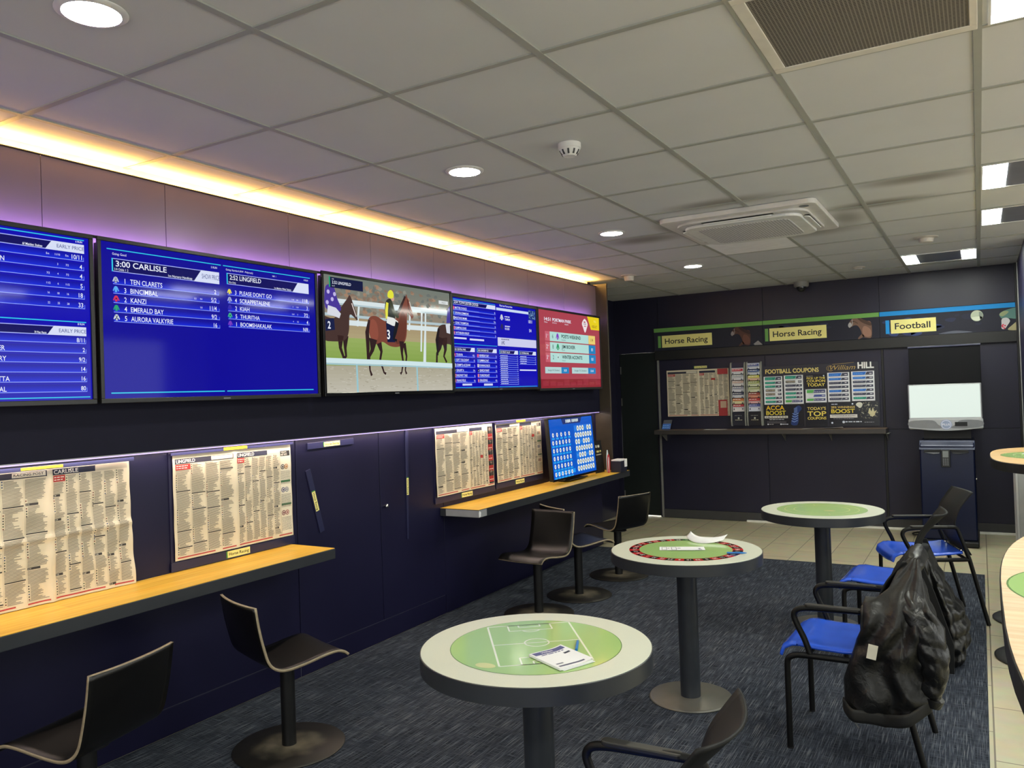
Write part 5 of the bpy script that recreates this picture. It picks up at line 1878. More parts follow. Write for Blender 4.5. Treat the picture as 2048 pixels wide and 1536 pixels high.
# ================================================================== betting terminal
t = thing('betting_terminal', 'tall navy self-service betting terminal with a bright white screen and silver chin', 'betting terminal', (-.285, 8.0, 0))
NAVYK = mat('metallic_navy_cabinet', (13, 22, 54), .3, metal=.25, var=.05)
SILV = mat('silver_plastic', (176, 178, 180), .3, metal=.5, var=.03)
MB().box(-.235, .235, .14, .88, .0045, .05).build('foot_plate', BLACK, t, bevel=.01)
MB().prism([(.20, .05), (.88, .05), (.88, .94), (.30, .94), (.235, .90)], -.215, .225, 'yz').build('cabinet', NAVYK, t, bevel=.012)
MB().prism([(.22, .865), (.30, .945), (.31, .945), (.31, .865)], -.218, .228, 'yz').build('cabinet_collar', mat('steel_blue_collar', (30, 42, 74), .5), t, bevel=.003)
MB().box(-.19, .20, .52, .70, .945, 1.08).build('neck', BLACK, t)
# head: lit screen above a curved silver chin
MB().box(-.305, .298, .412, .50, 1.04, 1.462).build('head_casing', SILV, t, bevel=.008)
sc = MB().box(-.292, .284, .4065, .4115, 1.150, 1.452).build('screen', glow('white_lit_screen', (222, 236, 226), .92), t)
sc.data.materials[0].node_tree.nodes['Principled BSDF'].inputs['Base Color'].default_value = (.06, .06, .06, 1)
sc.data.materials[0].node_tree.nodes['Principled BSDF'].inputs['Roughness'].default_value = .15
chin = MB()
P = []
N = 16
for i in range(N + 1):
    u = i / N
    P.append((-.308 + .610 * u, 1.052 - .026 * math.sin(PI * u)))
P += [(.302, 1.136), (-.308, 1.136)]
chin.prism(P, .385, .4115, 'xz')
chin.build('chin', SILV, t, bevel=.004)
cc = MB().prism(smooth2([(-.292, 1.118), (-.11, 1.126), (-.06, 1.085), (-.02, 1.055), (-.12, 1.048), (-.292, 1.066)], 4), .3815, .3848, 'xz')
cc.build('speaker_panel', mat('grey_speaker_panel', (128, 130, 134), .4), t)
cc = MB().prism(smooth2([(.288, 1.118), (.13, 1.126), (.08, 1.085), (.04, 1.055), (.14, 1.048), (.288, 1.066)], 4), .3815, .3848, 'xz')
cc.build('speaker_panel', mat('grey_speaker_panel', (128, 130, 134), .4), t)
MB().box(.075, .175, .379, .3814, 1.070, 1.108).build('card_slot', BLACK, t)
MB().lathe([(0, 0), (.047, 0), (.047, .004), (0, .005)], 32).build('logo_disc', mat('pale_blue_disc', (150, 164, 196), .3), t, loc=(.005, .3845, 1.085), rot=(PI / 2, 0, 0), smooth=40)
c = Canvas()
c.ring(0, 0, .036, .041, (226, 230, 240), 1, 32)
c.text('PLUS', 0, -.008, .018, (244, 246, 250), 1, 'c', .012, width=.062)
c.build('logo_print', INKG, t, loc=(.005, .3792, 1.085))
MB().box(-.30, .30, .60, .66, 1.463, 1.81).build('upper_display', mat('dark_off_display', (13, 14, 18), .6, spec=.2), t, bevel=.004)
MB().box(-.306, .306, .592, .665, 1.811, 1.828).build('top_rail', mat('dark_blue_rail', (46, 50, 76), .3), t, bevel=.003)
# note slot wings and card reader
for sx in (-1, 1):
    w = MB()
    w.prism([(sx * .03, .868), (sx * .175, .862), (sx * .18, .842), (sx * .10, .824), (sx * .05, .836)][::sx], .196, .2145, 'xz')
    w.build('slot_surround', BLACK, t, bevel=.002)
    MB().prism([(sx * .05, .842), (sx * .172, .842), (sx * .10, .829), (sx * .055, .833)][::sx], .190, .1955, 'xz').build('slot_lip', mat('grey_slot_lip', (130, 134, 140), .4) if sx < 0 else mat('dark_slot_lip', (60, 64, 70), .4), t)
cr = MB().box(-.040, .034, .168, .1955, .712, .866).build('card_reader', mat('dark_card_reader', (34, 36, 40), .4), t, bevel=.004)
MB().box(-.026, .020, .164, .1675, .800, .858).build('reader_display', mat('grey_reader_display', (136, 142, 142), .2), t)
for r in range(4):
    for q in range(3):
        MB().box(-.026 + q * .0165, -.0135 + q * .0165, .1645, .1675, .728 + r * .017, .739 + r * .017).build('key', mat('reader_key', (110, 114, 118), .4), t)
c = Canvas()
bars(c, -.155, -.075, .889, .008, (200, 204, 216), 1, 5)
c.text('INSERT NOTES', .135, .895, .009, (200, 204, 216), 1, 'c', .01)
c.text('\u00a35, \u00a310, \u00a320, \u00a350', .135, .880, .009, (200, 204, 216), 1, 'c', .01)
c.build('instructions', INKG, t, loc=(0, .2190, 0)).rotation_euler = (math.radians(-4), 0, 0)
MB().lathe([(0, 0), (.011, 0), (.011, .008), (0, .009)], 16).build('lock', CHROME, t, loc=(.2255, .42, .585), rot=(0, PI / 2, 0))
MB().tube(catmull([(-.22, .62, .02), (-.30, .60, .015), (-.33, .70, .012), (-.26, .80, .012)], 6), .006, 8).build('power_cable', BLACK, t, smooth=60)

# ================================================================== black plywood stools
def stool(x, y, deg, label):
    t = thing('stool', label, 'stool', (x, y, 0.0), math.radians(deg), group='black plywood pedestal stools')
    prof = catmull([(-.212, 0, .675), (-.198, 0, .58), (-.178, 0, .49), (-.160, 0, .435), (-.128, 0, .402), (-.08, 0, .389), (0, 0, .395), (.09, 0, .409), (.150, 0, .413), (.185, 0, .403), (.206, 0, .386)], 5)
    n = len(prof)

    def fn(u, v):
        i = min(n - 1, int(round(v * (n - 1))))
        p = prof[i]
        a = (u - .5) * 2
        wd = .178 - .012 * max(0, 1 - abs(p.z - .40) * 6) * 0
        back = max(0, (p.z - .45) / .23)
        return (p.x - .020 * back * (1 - a * a), a * wd, p.z + .004 * a * a * (1 - back))
    MB().grid(13, n, fn).build('seat_shell', [STOOLB, PLYE], t, smooth=60, solid=.011, rim=True)
    MB().lathe([(.0, .012), (.031, .012), (.031, .368), (.0, .368)], 28).build('pole', STOOLM, t, smooth=40)
    MB().lathe([(0, .362), (.075, .362), (.075, .370), (0, .370)], 24).build('seat_plate', STOOLM, t, smooth=40)
    for a, b in ((.045, .045), (-.045, .045), (.045, -.045), (-.045, -.045)):
        MB().lathe([(0, .370), (.007, .370), (.007, .382), (0, .382)], 10, (a, b, 0)).build('seat_bolt', STOOLM, t)
    MB().lathe([(.0, .0005), (.238, .0005), (.240, .004), (.234, .009), (.10, .012), (0, .012)], 56).build('base', STOOLD, t, smooth=40)


stool(-2.665, 1.60, 191, 'black plywood stool at the lower left, cut by the bottom of the picture')
stool(-2.663, 2.508, 72, 'black plywood stool with its back to the camera in front of the first access door')
stool(-2.655, 4.79, 264, 'black plywood stool facing the camera, its pale worn seat behind the football table')
stool(-2.613, 5.340, 57, 'black plywood stool close behind the stool that faces the camera')
stool(-2.592, 6.041, 157, 'black plywood stool farthest away near the end of the worktop')

# ================================================================== round tables
ZT = .72


def round_table(x, y, label, art, r=.362):
    t = thing('round_table', label, 'table', (x, y, 0), 0, group='round pedestal tables with green centres')
    MB().lathe([(0, ZT - .057), (r - .012, ZT - .057), (r, ZT - .053), (r, ZT - .003), (r - .0015, ZT - .0015), (0, ZT - .0015)], 96).build('edge_band', DGREY, t, smooth=40)
    MB().lathe([(0, ZT - .0013), (r - .003, ZT - .0013), (r - .004, ZT), (0, ZT)], 96).build('tabletop', TABLEW, t, smooth=40)
    c = Canvas()
    art(c)
    c.build('printed_inlay', INKT, t, loc=(0, 0, ZT + .0003), plane='top', eps=.00025)
    MB().lathe([(0, .0), (.048, .0), (.048, ZT - .058 - .012), (0, ZT - .058 - .012)], 40).build('column', POLE, t, loc=(0, 0, .012), smooth=40)
    MB().lathe([(0, .0), (.198, .0), (.2, .003), (.197, .008), (.19, .0105), (0, .0115)], 64).build('base', BASEM, t, loc=(0, 0, .0005), smooth=40)
    MB().lathe([(0, 0), (.09, 0), (.09, .006), (0, .006)], 32).build('mounting_plate', POLE, t, loc=(0, 0, ZT - .0645), smooth=40)
    return t


GT = (168, 204, 130)
LN = (238, 244, 222)


def pitch_art(c):
    c.circle(0, 0, .268, (104, 140, 84), 0, 72)
    c.circle(0, 0, .2655, GT, 1, 72)
    a = math.radians(-53)
    ca, sa = math.cos(a), math.sin(a)
    ox, oy = -.008, .022

    def T(p):
        return (ox + p[0] * ca - p[1] * sa, oy + p[0] * sa + p[1] * ca)

    def R(x0, y0, x1, y1, w=.005):
        P = [(x0, y0), (x1, y0), (x1, y1), (x0, y1)]
        for i in range(4):
            c.line(T(P[i]), T(P[(i + 1) % 4]), w, LN, 2)
    Lh, Wh = .197, .139
    R(-Lh, -Wh, Lh, Wh, .006)
    c.line(T((0, -Wh)), T((0, Wh)), .005, LN, 2)
    c.ring(ox, oy, .036, .041, LN, 2, 40)
    for s in (-1, 1):
        R(s * Lh, -.072, s * (Lh - .062), .072)
        R(s * Lh, -.036, s * (Lh - .026), .036)
        a0 = a + (PI if s > 0 else 0)
        cx, cy = T((s * (Lh - .048), 0))
        c.ring(cx, cy, .030, .035, LN, 2, 16, a0 - 1.15, a0 + 1.15)
    c.poly(smooth2([(-.045 + .03 * math.cos(q) * (1.2 if math.cos(q) > 0 else 1), -.228 + .020 * math.sin(q)) for q in (0, .9, 1.8, 2.7, 3.6, 4.5, 5.4)][::1], 4), (214, 218, 150), 3)


def roulette_art(c):
    c.circle(0, 0, .272, (190, 44, 50), 0, 90)
    nums = [0, 32, 15, 19, 4, 21, 2, 25, 17, 34, 6, 27, 13, 36, 11, 30, 8, 23, 10, 5, 24, 16, 33, 1, 20, 14, 31, 9, 22, 18, 29, 7, 28, 12, 35, 3, 26]
    for k, n in enumerate(nums):
        a0 = PI * .62 - 2 * PI * k / 37
        a1 = PI * .62 - 2 * PI * (k + 1) / 37
        col = (60, 140, 70) if n == 0 else ((196, 44, 50) if k % 2 else (30, 24, 26))
        c.ring(0, 0, .2255, .270, col, 1, 3, a0, a1)
        am = (a0 + a1) / 2
        c.text(str(n), .236 * math.cos(am), .236 * math.sin(am), .020, (240, 232, 226), 2, 'c', .02, rot=am - PI / 2)
    c.circle(0, 0, .2255, (190, 60, 54), 1, 80)
    c.circle(0, 0, .2225, GT, 2, 80)


def track_art(c):
    c.circle(0, 0, .2655, GT, 0, 72)
    for r0 in (.215, .160):
        c.ring(0, 0, r0, r0 + .005, (226, 232, 160), 1, 72)
    for k in range(4):
        a = .4 + k * PI / 2
        c.line((.16 * math.cos(a), .16 * math.sin(a)), (.218 * math.cos(a), .218 * math.sin(a)), .004, (226, 232, 160), 1)
    c.poly(smooth2([(.02, -.05), (.06, -.03), (.09, -.045), (.06, -.06)], 4), (236, 226, 160), 2)


round_table(-1.228, 2.186, 'round table with a football pitch printed on its green centre, nearest the camera', pitch_art)
round_table(-1.268, 3.783, 'round table with a roulette number ring around its green centre', roulette_art)
round_table(-.880, 5.270, 'round table farthest away with a plain green centre, in front of the back wall', track_art)


def flat_slip(name, label, x, y, z, w, d, rot, thick, art, group, bend=0.0, cat='betting slip'):
    t = thing(name, label, cat, (x, y, z), rot, group=group)

    def disp(u, v):
        return bend * max(0, (u - w * .6) / (w * .4)) ** 2 if bend >= 0 else -bend * ((u / w - .5) * 2) ** 2
    if thick > .002:
        MB().box(0, w, 0, d, 0, thick).build('pad_sheets', PAPERW, t)
    c = Canvas()
    c.sheet(0, 0, w, d, (240, 240, 243), 48, 8, 0)
    art(c, w, d)
    o = c.build('top_sheet', INK, t, loc=(0, 0, thick + .0004), plane='top', disp=disp, eps=.0006)
    md = o.modifiers.new('thickness', 'SOLIDIFY')
    md.thickness = .0002
    md.offset = -1
    return t


def slip_art(c, w, d):
    c.rect(.006, d - .030, w - .006, d - .006, (84, 88, 140), 1)
    c.text('William', w * .28, d - .024, .011, (236, 238, 246), 2, 'l', .004, shear=.35)
    bars(c, w * .18, w * .85, d - .040, .005, (84, 88, 140), 1, 2)
    c.rect(.008, .010, w - .02, .018, (90, 92, 120), 1)
    bars(c, w - .032, w - .010, d - .065, .010, (60, 64, 80), 1, 4)
    bars(c, .012, .045, .030, .007, (120, 124, 140), 1, 6)


def small_slip(c, w, d):
    for a, b in ((.012, .008), (.012, d - .014), (.012, .008), (.034, .008)):
        c.line((a, b), (a + .022, b), .0022, (70, 76, 96), 1) if a < .03 else c.line((a, .008), (a, d - .014), .0022, (70, 76, 96), 1)
    c.line((.012, .008), (.012, d - .014), .0022, (70, 76, 96), 1)
    bars(c, .040, .055, d * .5, .010, (110, 116, 130), 1, 2)
    c.rect(w - .030, .012, w - .014, .020, (90, 94, 110), 1)
    c.rect(w - .030, .030, w - .020, .046, (120, 124, 140), 1)


def pen(label, a, b, z, rgb):
    d = Vector((b[0] - a[0], b[1] - a[1], 0))
    t = thing('pen', label, 'pen', (a[0], a[1], z), math.atan2(d.y, d.x), group='blue betting pens')
    L = d.length
    m = mat('blue_pen_plastic', rgb, .35)
    MB().tube([(.004, 0, .0045), (L * .80, 0, .0045)], .0042, 10).build('barrel', m, t, smooth=50)
    MB().tube([(L * .80, 0, .0045), (L * .96, 0, .0045), (L, 0, .0045)], [.0042, .0018, .0006], 10).build('tip', m, t, smooth=50)


ZS = ZT + .0013
flat_slip('betting_slip_pad', 'white betting slip pad on the football pitch table', -1.050, 2.004, ZS + .0016, .118, .158, math.radians(63), .006, slip_art, 'betting slips on the tables', .006)
flat_slip('betting_slip', 'single white slip sticking out from under the pad on the football pitch table', -1.040, 2.010, ZS, .118, .160, math.radians(66), .0006, slip_art, 'betting slips on the tables', .0004)
pen('blue pen beside the slip pad on the football pitch table', (-1.082, 2.175), (-1.122, 2.270), ZS, (30, 120, 200))
flat_slip('betting_slip', 'white slip lying on top in the middle of the roulette table', -1.325, 3.715, ZS + .0022, .170, .085, math.radians(22), .0005, small_slip, 'betting slips on the tables')
flat_slip('betting_slip', 'white slip half covered in the middle of the roulette table', -1.372, 3.705, ZS, .170, .085, math.radians(20), .0014, small_slip, 'betting slips on the tables')
t = MB().grid(24, 5, lambda u, v: (-1.345 + .20 * u - .03 * v * 0 + .012 * v, 4.030 - .025 * u + .045 * v - .07 * (1 - (2 * u - 1) ** 2), ZS + .0006 + .012 * (abs(2 * u - 1) ** 2.4) + .022 * v)).build('curled_slip', PAPERW, solid=.0006, smooth=60)
tag(t, 'curled strip of white paper near the far edge of the roulette table', 'paper', 'betting slips on the tables')
pen('blue pen across the number ring of the roulette table', (-1.058, 3.742), (-.968, 3.772), ZS, (30, 96, 190))

# ================================================================== armchairs with blue seats
DW, XFF, XR, XA, ZA = .213, .184, -.319, -.167, .594


def chair(x, y, deg, label, arms=True):
    t = thing('armchair' if arms else 'side_chair', label, 'chair', (x, y, 0), math.radians(deg), group='black framed chairs with blue seats')

    def seat(u, v):
        yy = (u - .5) * 2 * .205
        s = v
        # front waterfall lip -> pan -> slightly raised back
        P = [(-.205, .428), (-.15, .421), (-.05, .412), (.05, .414), (.13, .421), (.175, .418), (.205, .402), (.216, .372)]
        f = s * (len(P) - 1)
        i = min(len(P) - 2, int(f))
        q = f - i
        px_ = P[i][0] + (P[i + 1][0] - P[i][0]) * q
        pz_ = P[i][1] + (P[i + 1][1] - P[i][1]) * q
        e = abs((u - .5) * 2)
        return (px_ - .012 * e ** 6 * (1 if s > .6 else -1), yy, pz_ + .010 * e ** 3 - .006 * (e > .97))
    MB().grid(17, 36, seat).build('seat', BLUES, t, smooth=60, solid=.011, off=-1)
    # bent backrest: waist at arm height, leaning back above and below
    prof = catmull([(-.245, 0, .420), (-.205, 0, .50), (-.172, 0, .575), (-.168, 0, .62), (-.195, 0, .69), (-.235, 0, .745), (-.272, 0, .790)], 5)
    n = len(prof)

    def back(u, v):
        p = prof[min(n - 1, int(round(v * (n - 1))))]
        a = (u - .5) * 2
        k = max(0, (p.z - .56) / .23)
        hw = .190 - .018 * math.sin(min(1, max(0, (p.z - .42) / .20)) * PI / 2) + .006 * k
        return (p.x - .048 * (1 - a * a) * k + .008 * k, a * hw, p.z + .012 * (a * a) * k)
    MB().grid(15, n, back).build('backrest', BACKP, t, smooth=60, solid=.007)
    for s in (1, -1):
        yy = s * DW
        MB().tube([(XFF, yy, .0), (XFF, yy, .340)] + catmull([(XFF, yy, .345), (XFF - .006, yy, .372), (XFF - .035, yy, .388), (XFF - .075, yy, .392)], 4) + [(-.226, yy, .398)], .0124, 10).build('leg', FRAMEM, t, smooth=50)
        if arms:
            MB().tube([(XR, yy, .0), (-.226, yy, .396), (XA, yy, ZA - .02)], .0124, 10).build('leg', FRAMEM, t, smooth=50)
            arm = catmull([(XA, yy, ZA - .02), (XA + .012, yy, ZA - .002), (XA + .05, yy, ZA + .002), (0, yy, ZA - .002), (.09, yy, .588), (.135, yy, .578), (.150, yy, .553), (.138, yy, .515), (.112, yy, .46), (.092, yy, .402)], 5)
            ar = MB().tube(arm, .0122, 10).build('armrest', FRAMEM, t, smooth=50)
            MB().prism(rrect(-.110, .105, yy - .0165, yy + .0165, .014, 4), .594, .606).build('arm_pad', PADM, ar, bevel=.003)
        else:
            m = MB()
            m.prism([(-.335, .0), (-.305, .0), (-.265, .15), (-.195, .40), (-.145, ZA + .006), (-.185, ZA + .016), (-.262, .40), (-.338, .15)], yy - .005 if s > 0 else yy - .005, yy + .005, 'xz')
            m.build('leg', BACKP, t, bevel=.002)
        MB().lathe([(0, 0), (.013, 0), (.013, .006), (0, .006)], 12).build('foot_cap', BLACK, t, loc=(XFF, yy, .0))
    cb = MB().tube([(-.215, -DW, .397), (-.215, DW, .397)], .009, 8).tube([(.10, -DW, .392), (.10, DW, .392)], .009, 8)
    cb.build('seat_frame', FRAMEM, t, smooth=50)
    for s in (1, -1):
        MB().lathe([(0, 0), (.011, 0), (.009, .006), (0, .007)], 14).build('screw', CHROME, t, loc=(-.200, s * .150, .444), rot=(0, PI / 2.6, 0))
    return t


chair(-.541, 3.641, 178.2, 'black armchair with a blue seat and a black jacket hung over its back')
chair(-.486, 4.874, 177.0, 'armless black chair with a blue seat between the two armchairs', arms=False)
chair(-.374, 5.743, 198.9, 'black armchair with a blue seat nearest the betting terminal')
chair(-.77, 1.69, 181.5, 'black armchair at the bottom edge of the picture, mostly cut off')

# ================================================================== high tables at the right edge
def high_table(x0, yc, b, label, a=.5, L=2.2, inlay=None, peds=()):
    z1 = 1.05
    t = thing('high_table', label, 'table', (x0, yc, 0), 0, group='high oak tables at the right')
    P = []
    n = 40
    for k in range(n + 1):
        s = -1 + 2 * k / n
        y = b * math.copysign(abs(math.sin(s * PI / 2)) ** (2 / 3), s)
        x = a * (1 - max(0.0, math.cos(s * PI / 2)) ** (2 / 3))
        P.append((x, y))
    P = P[::-1] if False else P
    out = [(L, -b)] + P + [(L, b)]
    out = out[::-1]
    MB().prism(out, z1 - .052, z1 - .0015, 'xy').build('edge_core', BLACK, t, bevel=.003)
    ins = [(min(L - .002, x + .003), y * (1 - .003 / b)) for x, y in out]
    MB().prism(ins, z1 - .0013, z1, 'xy').build('oak_top', PALEOAK, t)
    if inlay:
        c = Canvas()
        c.circle(inlay[0], inlay[1], .272, (118, 150, 96), 0, 60)
        c.circle(inlay[0], inlay[1], .268, GT, 1, 60)
        c.ring(inlay[0], inlay[1], .205, .211, (226, 232, 200), 2, 48)
        c.build('printed_inlay', INKT, t, loc=(0, 0, z1 + .0003), plane='top', eps=.00025)
    for px_, py_ in peds:
        p = MB().lathe([(0, .0), (.04, .0), (.04, z1 - .065), (0, z1 - .065)], 32).build('column', POLE, t, loc=(px_, py_, .0115), smooth=40)
        MB().lathe([(0, 0), (.253, .0), (.255, .004), (.245, .0105), (0, .0115)], 56).build('base', STOOLM, p, loc=(0, 0, -.011), smooth=40)
    return t


high_table(.022, 1.93, 1.10, 'large pale oak high table with a dark edge at the lower right of the picture', inlay=(.285, .15), peds=((.75, -.5), (.75, .6)))
high_table(.036, 5.49, .66, 'pale oak high table farther away at the right edge beside the betting terminal', inlay=(.325, 0), peds=((.235, -.42), (.235, .37)))
t = thing('cabinet', 'pale grey cabinet end standing beyond the far high table at the right edge', 'cabinet', (.185, 6.30, 0))
LG = mat('pale_grey_laminate', (176, 178, 176), .4)
MB().box(.012, 1.2, .0, .5, .0, .93).build('body', LG, t, bevel=.003)
MB().box(.0, .0118, -.004, .5, .0, .932).build('edge_post', mat('light_grey_edge', (206, 208, 206), .4), t)
MB().box(-.002, 1.21, -.006, .51, .9325, .95).build('top', BLACK, t)
t = thing('betting_slip', 'white slip on the green centre of the far high table', 'betting slip', (.235, 5.46, 1.0512), 0.3, group='betting slips on the tables')
MB().box(0, .08, 0, .12, .0, .003).build('pad_sheets', PAPERW, t)

# ================================================================== jacket over the near armchair
from mathutils import noise as _ns


def fabric(name, rgb, rough):
    m, nt, b = node_mat(name)
    tc = nt.nodes.new('ShaderNodeTexCoord')
    nz = nt.nodes.new('ShaderNodeTexNoise')
    nz.inputs['Scale'].default_value = 26
    nz.inputs['Detail'].default_value = 6
    nz.inputs['Distortion'].default_value = 1.2
    nt.links.new(tc.outputs['Object'], nz.inputs['Vector'])
    bp = nt.nodes.new('ShaderNodeBump')
    bp.inputs['Strength'].default_value = 0.3
    bp.inputs['Distance'].default_value = 0.012
    nt.links.new(nz.outputs['Fac'], bp.inputs['Height'])
    nt.links.new(bp.outputs['Normal'], b.inputs['Normal'])
    b.inputs['Base Color'].default_value = lin(rgb) + (1,)
    b.inputs['Roughness'].default_value = rough
    b.inputs['Specular IOR Level'].default_value = 0.6
    return m


NYLON = fabric('black_nylon', (13, 13, 14), .33)
LINING = fabric('black_lining', (11, 11, 11), .42)


def interp(tab, z):
    # piecewise linear table sorted by decreasing z
    if z >= tab[0][0]:
        return tab[0][1:]
    for p, q in zip(tab[:-1], tab[1:]):
        if p[0] >= z >= q[0]:
            t_ = (p[0] - z) / (p[0] - q[0])
            return tuple(a + (b - a) * t_ for a, b in zip(p[1:], q[1:]))
    return tab[-1][1:]


def rag(x, y, z, s, seed=0.0):
    return _ns.noise(Vector((x * s + seed, y * s, z * s)))


def drape(name, mat_, parent, tab, wr=.012, quilt=0.0, p=2.6, n=84, m=64, zt=None, zb=None, org=(0, 0, 0), seed=0.0, close=True):
    zt = zt if zt is not None else tab[0][0]
    zb = zb if zb is not None else tab[-1][0]

    def fn(u, v):
        a = 2 * PI * u
        z = zt + (zb - zt) * v
        xl, xr, yn, yf = interp(tab, z)
        cx, cy, rx, ry = (xl + xr) / 2, (yn + yf) / 2, (xr - xl) / 2, (yf - yn) / 2
        ca, sa = math.cos(a), math.sin(a)
        ex, ey = math.copysign(abs(ca) ** (2 / p), ca), math.copysign(abs(sa) ** (2 / p), sa)
        k = min(1.0, v * 4)
        f = wr * k * (math.sin(a * 7 + 9 * v + 2.2 * rag(ca, sa, z, 2.0, seed)) + .8 * rag(cx + ex, cy + ey, z * 2, 3.1, seed) * 2)
        f += quilt * k * abs(math.sin(z * 38 + 1.6 * rag(ca, sa, z, 2.4, seed + 3)))
        return (cx + ex * (rx + f) - org[0], cy + ey * (ry + f) - org[1], z - org[2])
    mb = MB().grid(n, m, fn, closed_u=True)
    k = len(mb.v)
    top = tuple(range(n))[::-1]
    bot = tuple(range(k - n, k))
    mb.f += [top, bot]
    mb.m += [0, 0]
    return mb.build(name, mat_, parent, smooth=75)


JO = (-.30, 3.42, 0)
jk = thing('jacket', 'black padded jacket hung over the back of the near blue-seated armchair', 'jacket', JO)
LEFTX = ((.815, -.262), (.775, -.30), (.70, -.335), (.66, -.385), (.645, -.425), (.55, -.432), (.50, -.455), (.40, -.485), (.31, -.512), (.20, -.512))
RIGHTX = ((.815, -.224), (.775, -.222), (.653, -.207), (.58, -.174), (.487, -.146), (.372, -.140), (.27, -.168), (.20, -.20))
BOT = ((-.512, .215), (-.47, .192), (-.36, .184), (-.27, .214), (-.19, .268), (-.14, .36))


def zbot(x):
    for p, q in zip(BOT[:-1], BOT[1:]):
        if x <= q[0]:
            t_ = max(0, (x - p[0]) / (q[0] - p[0]))
            return p[1] + (q[1] - p[1]) * t_
    return BOT[-1][1]


def panel(u, v, off=0.0):
    zn = .815 - .62 * v
    xl, xr = interp(LEFTX, zn)[0], interp(RIGHTX, zn)[0]
    x = xl + (xr - xl) * u
    z = .815 - v * (.815 - zbot(x))
    w = (u - .5) * 2
    th = math.atan2(x + .235, .84 - z)
    rad = math.hypot(x + .235, .84 - z)
    y = 3.475 - .075 * min(1, v * 3) - .045 * math.sqrt(max(0, 1 - w * w)) * min(1, v * 2.2)
    y += .016 * min(1, rad * 3.2) * math.sin(th * 21 + 4 * rag(x, 0, z, 6.0)) * (.5 + .5 * v)
    y += .012 * rag(x, 1.0, z, 7.5) + .006 * rag(x, 3.0, z, 19)
    if u < .55:
        y -= .006 * (1 if .30 < v < .62 else 0) * min(1, (.62 - v) * 30, (v - .30) * 8)
    if u > .55:
        y += .012 * math.sin(z * 52 + 7 * (u - .55) + 2 * rag(x, 2, z, 6)) * (u - .55) * 2 * min(1, v * 2)
    return (x - JO[0], y + off - JO[1], z)


MB().grid(90, 90, lambda u, v: panel(u, v)).build('front_panel', LINING, jk, smooth=75, solid=.012, off=1)
drape('back_drape', NYLON, jk, ((.812, -.268, -.228, 3.49, 3.80), (.78, -.292, -.208, 3.465, 3.825), (.70, -.297, -.252, 3.45, 3.84), (.60, -.297, -.226, 3.45, 3.85), (.50, -.292, -.192, 3.45, 3.86), (.43, -.29, -.172, 3.45, 3.87),
                                (.36, -.275, -.170, 3.45, 3.86), (.28, -.26, -.185, 3.46, 3.85), (.255, -.25, -.195, 3.48, 3.83)), wr=.006, quilt=.009, org=JO)
# puffy sleeve hanging down the near right side
sl = catmull([(-.262, 3.455, .70), (-.250, 3.415, .63), (-.212, 3.395, .55), (-.190, 3.385, .46), (-.186, 3.39, .38), (-.205, 3.40, .31)], 12)
k = len(sl)
mb = MB()


def slv(u, v):
    i = min(k - 1, int(round(v * (k - 1))))
    c0 = sl[i]
    a = 2 * PI * u
    r = .034 + .020 * math.sin(PI * min(1, v * 1.15)) + .007 * abs(math.sin(v * 19 + 1.5 * rag(math.cos(a), math.sin(a), v * 3, 1.5))) + .006 * rag(math.cos(a), math.sin(a), v * 5, 2.4)
    return (c0.x + r * math.cos(a) - JO[0], c0.y + r * .8 * math.sin(a) - JO[1], c0.z + .01 * math.sin(a * 2) * v)


mb.grid(40, k, slv, closed_u=True)
mb.f += [tuple(range(40))[::-1], tuple(range(len(mb.v) - 40, len(mb.v)))]
mb.m += [0, 0]
sv = mb.build('sleeve', NYLON, jk, smooth=75)
MB().tube([(-.192 - JO[0], 3.40 - JO[1], .305), (-.200 - JO[0], 3.402 - JO[1], .275)], [.038, .033], 24).build('cuff', LINING, sv, smooth=50)
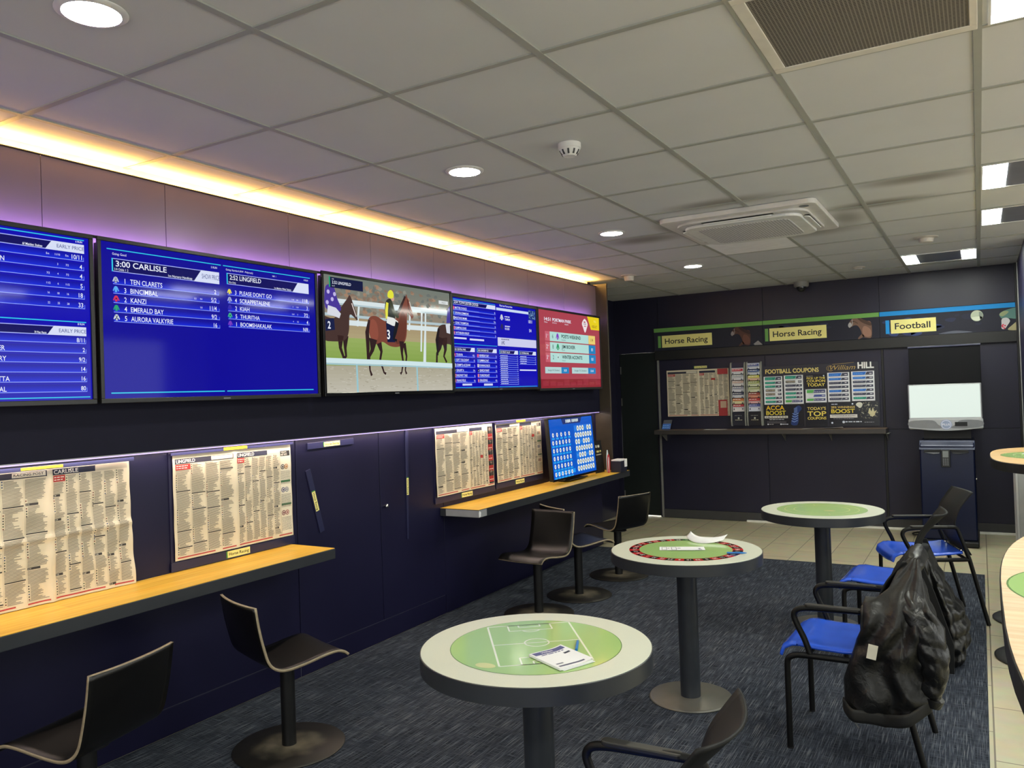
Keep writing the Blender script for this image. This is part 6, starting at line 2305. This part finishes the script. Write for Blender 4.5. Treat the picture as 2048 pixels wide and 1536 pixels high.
# shoulder flap lying over the armrest end
def flap(u, v):
    x = -.435 + .13 * u
    s_ = v * .34
    if s_ < .14:
        y, z = 3.56 - s_, .622 + .006 * math.sin(u * 5)
    elif s_ < .18:
        q = (s_ - .14) / .04 * PI / 2
        y, z = 3.42 - .028 * math.sin(q), .622 - .028 * (1 - math.cos(q))
    else:
        y, z = 3.392 - .02 * math.sin((s_ - .18) * 16), .594 - (s_ - .18)
    z += .018 * rag(x, y, z, 9.0) - .02 * (1 - u) * (v > .5) * (v - .5)
    y += .012 * rag(x, 4, z, 11.0) - .012 * math.sin(u * 9 + v * 5) * v
    return (x + .03 * u * v - JO[0], y - JO[1], z + .05 * u * u)


MB().grid(24, 40, flap).build('shoulder_flap', LINING, jk, smooth=75, solid=.010, off=1)
# hem band, white care tag, zip pull
hem = MB()


def hemf(u, v):
    x, y, z = panel(u, 1.0)
    return (x, y - .016 - .004 * math.sin(PI * v), z - .004 + .048 * v)


hem.grid(70, 5, hemf)
hem.build('hem_band', mat('ribbed_black_hem', (20, 20, 20), .7), jk, smooth=60, solid=.006)
tg = MB().box(-.017, .017, -.0012, 0, -.029, .029).build('care_tag', mat('white_care_tag', (232, 228, 210), .6), jk, loc=(-.388 - JO[0], panel(.30, .55)[1] - .052, .482))
tg.rotation_euler = (.12, .18, .1)
zp = MB().tube([(-.475 - JO[0], 3.36 - JO[1], .190), (-.455 - JO[0], 3.357 - JO[1], .160)], .0035, 8)
zp.build('zip_pull', mat('zip_metal', (90, 90, 92), .3, metal=.8), jk)

jk2 = thing('jacket', 'black shiny padded jacket hanging low behind the armless chair', 'jacket', (-.22, 4.85, 0))
drape('body', NYLON, jk2, ((.60, -.335, -.268, 4.70, 4.98), (.50, -.33, -.235, 4.70, 5.0), (.38, -.32, -.195, 4.69, 5.0), (.30, -.31, -.138, 4.69, 4.98), (.20, -.30, -.105, 4.69, 4.95),
                           (.11, -.29, -.112, 4.69, 4.92), (.05, -.27, -.135, 4.70, 4.88), (.012, -.22, -.165, 4.72, 4.84)), wr=.010, quilt=.016, org=(-.22, 4.85, 0), seed=5.0)
bpy.data.objects.remove(_fo)
